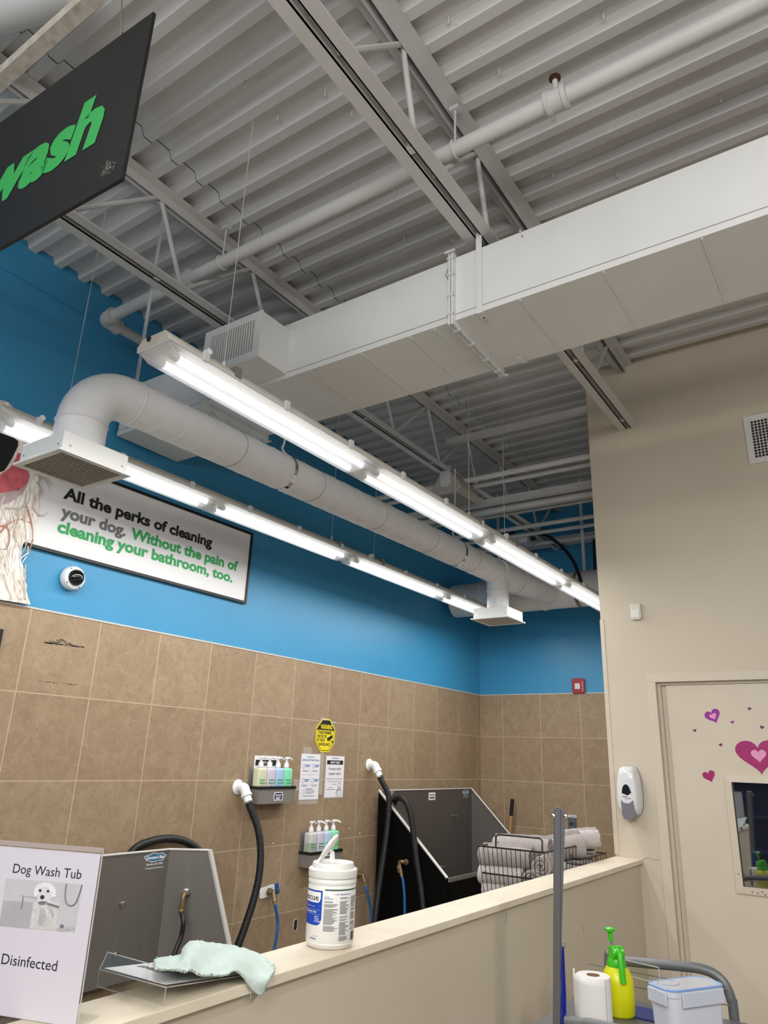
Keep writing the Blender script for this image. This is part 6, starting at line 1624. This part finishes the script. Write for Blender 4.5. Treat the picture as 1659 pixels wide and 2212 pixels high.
b = MB(); b.prism(rrect(wbx, dbx, 0.03, 6), Mc_, zl_ - 0.018, zl_, TUB_); b.prism(rrect(wbx * 0.92, dbx * 0.90, 0.03, 6), Mc_, zl_, zl_ + 0.002, mat('lid_top_clear', '#cbcfd8', 0.15, alpha=0.9)); lid_ = b.build('lid', sb, smooth=False)
b = MB(); b.tube([Mc_ @ Vector((u * 0.985, v * 0.985, zl_)) for u, v in rrect(wbx, dbx, 0.03, 6)], 0.0035, LIDB, n=6, closed=True); b.build('seal_ring', lid_, label='blue seal ring')
b = MB(); b.tube([Mc_ @ Vector((-0.05 + 0.035 * math.cos(t), 0.02 + 0.03 * math.sin(t), zl_ + 0.0022)) for t in [2 * PI * k / 20 for k in range(20)]], 0.002, mat('lid_disc_grey', '#a3a6ae', 0.3), n=5, closed=True); b.build('lid_emblem', lid_)
for (u0, u1, side_) in ((0.18, 0.92, 'f'), (0.15, 0.85, 'l')):
    b = MB()
    if side_ == 'f': b.box((wbx * u0, -0.006, zl_ - 0.045), (wbx * u1, 0.0, zl_ - 0.004), CLIPP, Mq)
    else: b.box((-0.006, dbx * u0, zl_ - 0.042), (0.0, dbx * u1, zl_ - 0.004), CLIPP, Mq)
    b.build('side_clip', sb, smooth=False, bevel=0.003)
# clear acrylic sign sleeves stacked behind the sprayer
a0, a1 = at(1345, 2072, 1, 2.94), at(1425, 2118, 1, 2.94)
asl = thing('acrylic_sleeve', ((a0.x + a1.x) / 2, 2.94, zt_), 'clear acrylic sleeve leaning in the cart behind the yellow sprayer', 'acrylic sleeve')
b = MB(); b.box((a0.x - 0.02, 2.94, zt_), (a1.x, 2.943, a0.z), ACR); b.build('sleeve_sheet', asl, smooth=False)
b = MB(); cs = [Vector((a0.x - 0.02, 2.94, a0.z)), Vector((a1.x, 2.94, a0.z - 0.006)), Vector((a1.x + 0.004, 2.94, zt_))]
for p, q in zip(cs, cs[1:]): b.cyl(p, q, 0.0018, ACRE, n=5)
b.cyl((a0.x - 0.02, 2.94, a0.z - 0.045), (a1.x - 0.01, 2.94, a0.z - 0.055), 0.0014, ACRE, n=5); b.build('polished_edge', asl)
c = at(1393, 2196, 1, 2.86); b = MB(); b.box((c.x - 0.05, 2.80, zt_), (c.x + 0.05, 2.92, c.z + 0.012), mat('navy_pouch', '#25317e', 0.6)); tag(b.build('blue_pouch', loc=(c.x, 2.86, zt_), smooth=False, bevel=0.012), 'navy blue pouch lying between the sprayer and the storage box', 'pouch')

# scuffs on the half wall and its cap
SCUFF = mat('scuff_grey', '#8f8676', 0.8); PLASTER = mat('bare_plaster', '#d9d6cf', 0.8)
for px, py, dx, dy, m, lab in ((1094, 1970, -3, 26, SCUFF, 'thin grey scuff on the half wall left of the metal post'), (1258, 2000, 3, 16, SCUFF, 'short grey scuff on the half wall right of the metal post'),
                               (1262, 1905, 7, -3, PLASTER, 'pale chip just below the cap right of the metal post')):
    p, q = at(px, py, 0, -1.2615), at(px + dx, py + dy, 0, -1.2615)
    b = MB(); b.tube([p, lerp(p, q, 0.5) + Vector((0, 0.002, 0)), q], 0.0010 if m is SCUFF else 0.003, m, n=5); tag(b.build('wall_scuff', loc=p), lab, 'scuff mark', 'scuff marks on the half wall')

# dark blue store shelves behind the photographer (seen mirrored in the door pane)
NAVY = mat('store_navy', '#1c2450', 0.6, var=0.4, scale=4)
gs = thing('store_shelving', (-0.4, -3.4, 0), 'dark navy store shelving far behind, only mirrored in the door pane', 'shelving')
b = MB(); b.box((-2.6, -3.65, 0), (1.6, -3.6, 2.5), NAVY); b.build('back_panel', gs, smooth=False)
for z in (0.15, 0.6, 1.05, 1.5, 1.95):
    b = MB(); b.box((-2.6, -3.6, z), (1.6, -3.2, z + 0.03), NAVY); b.build('shelf_board', gs, smooth=False)
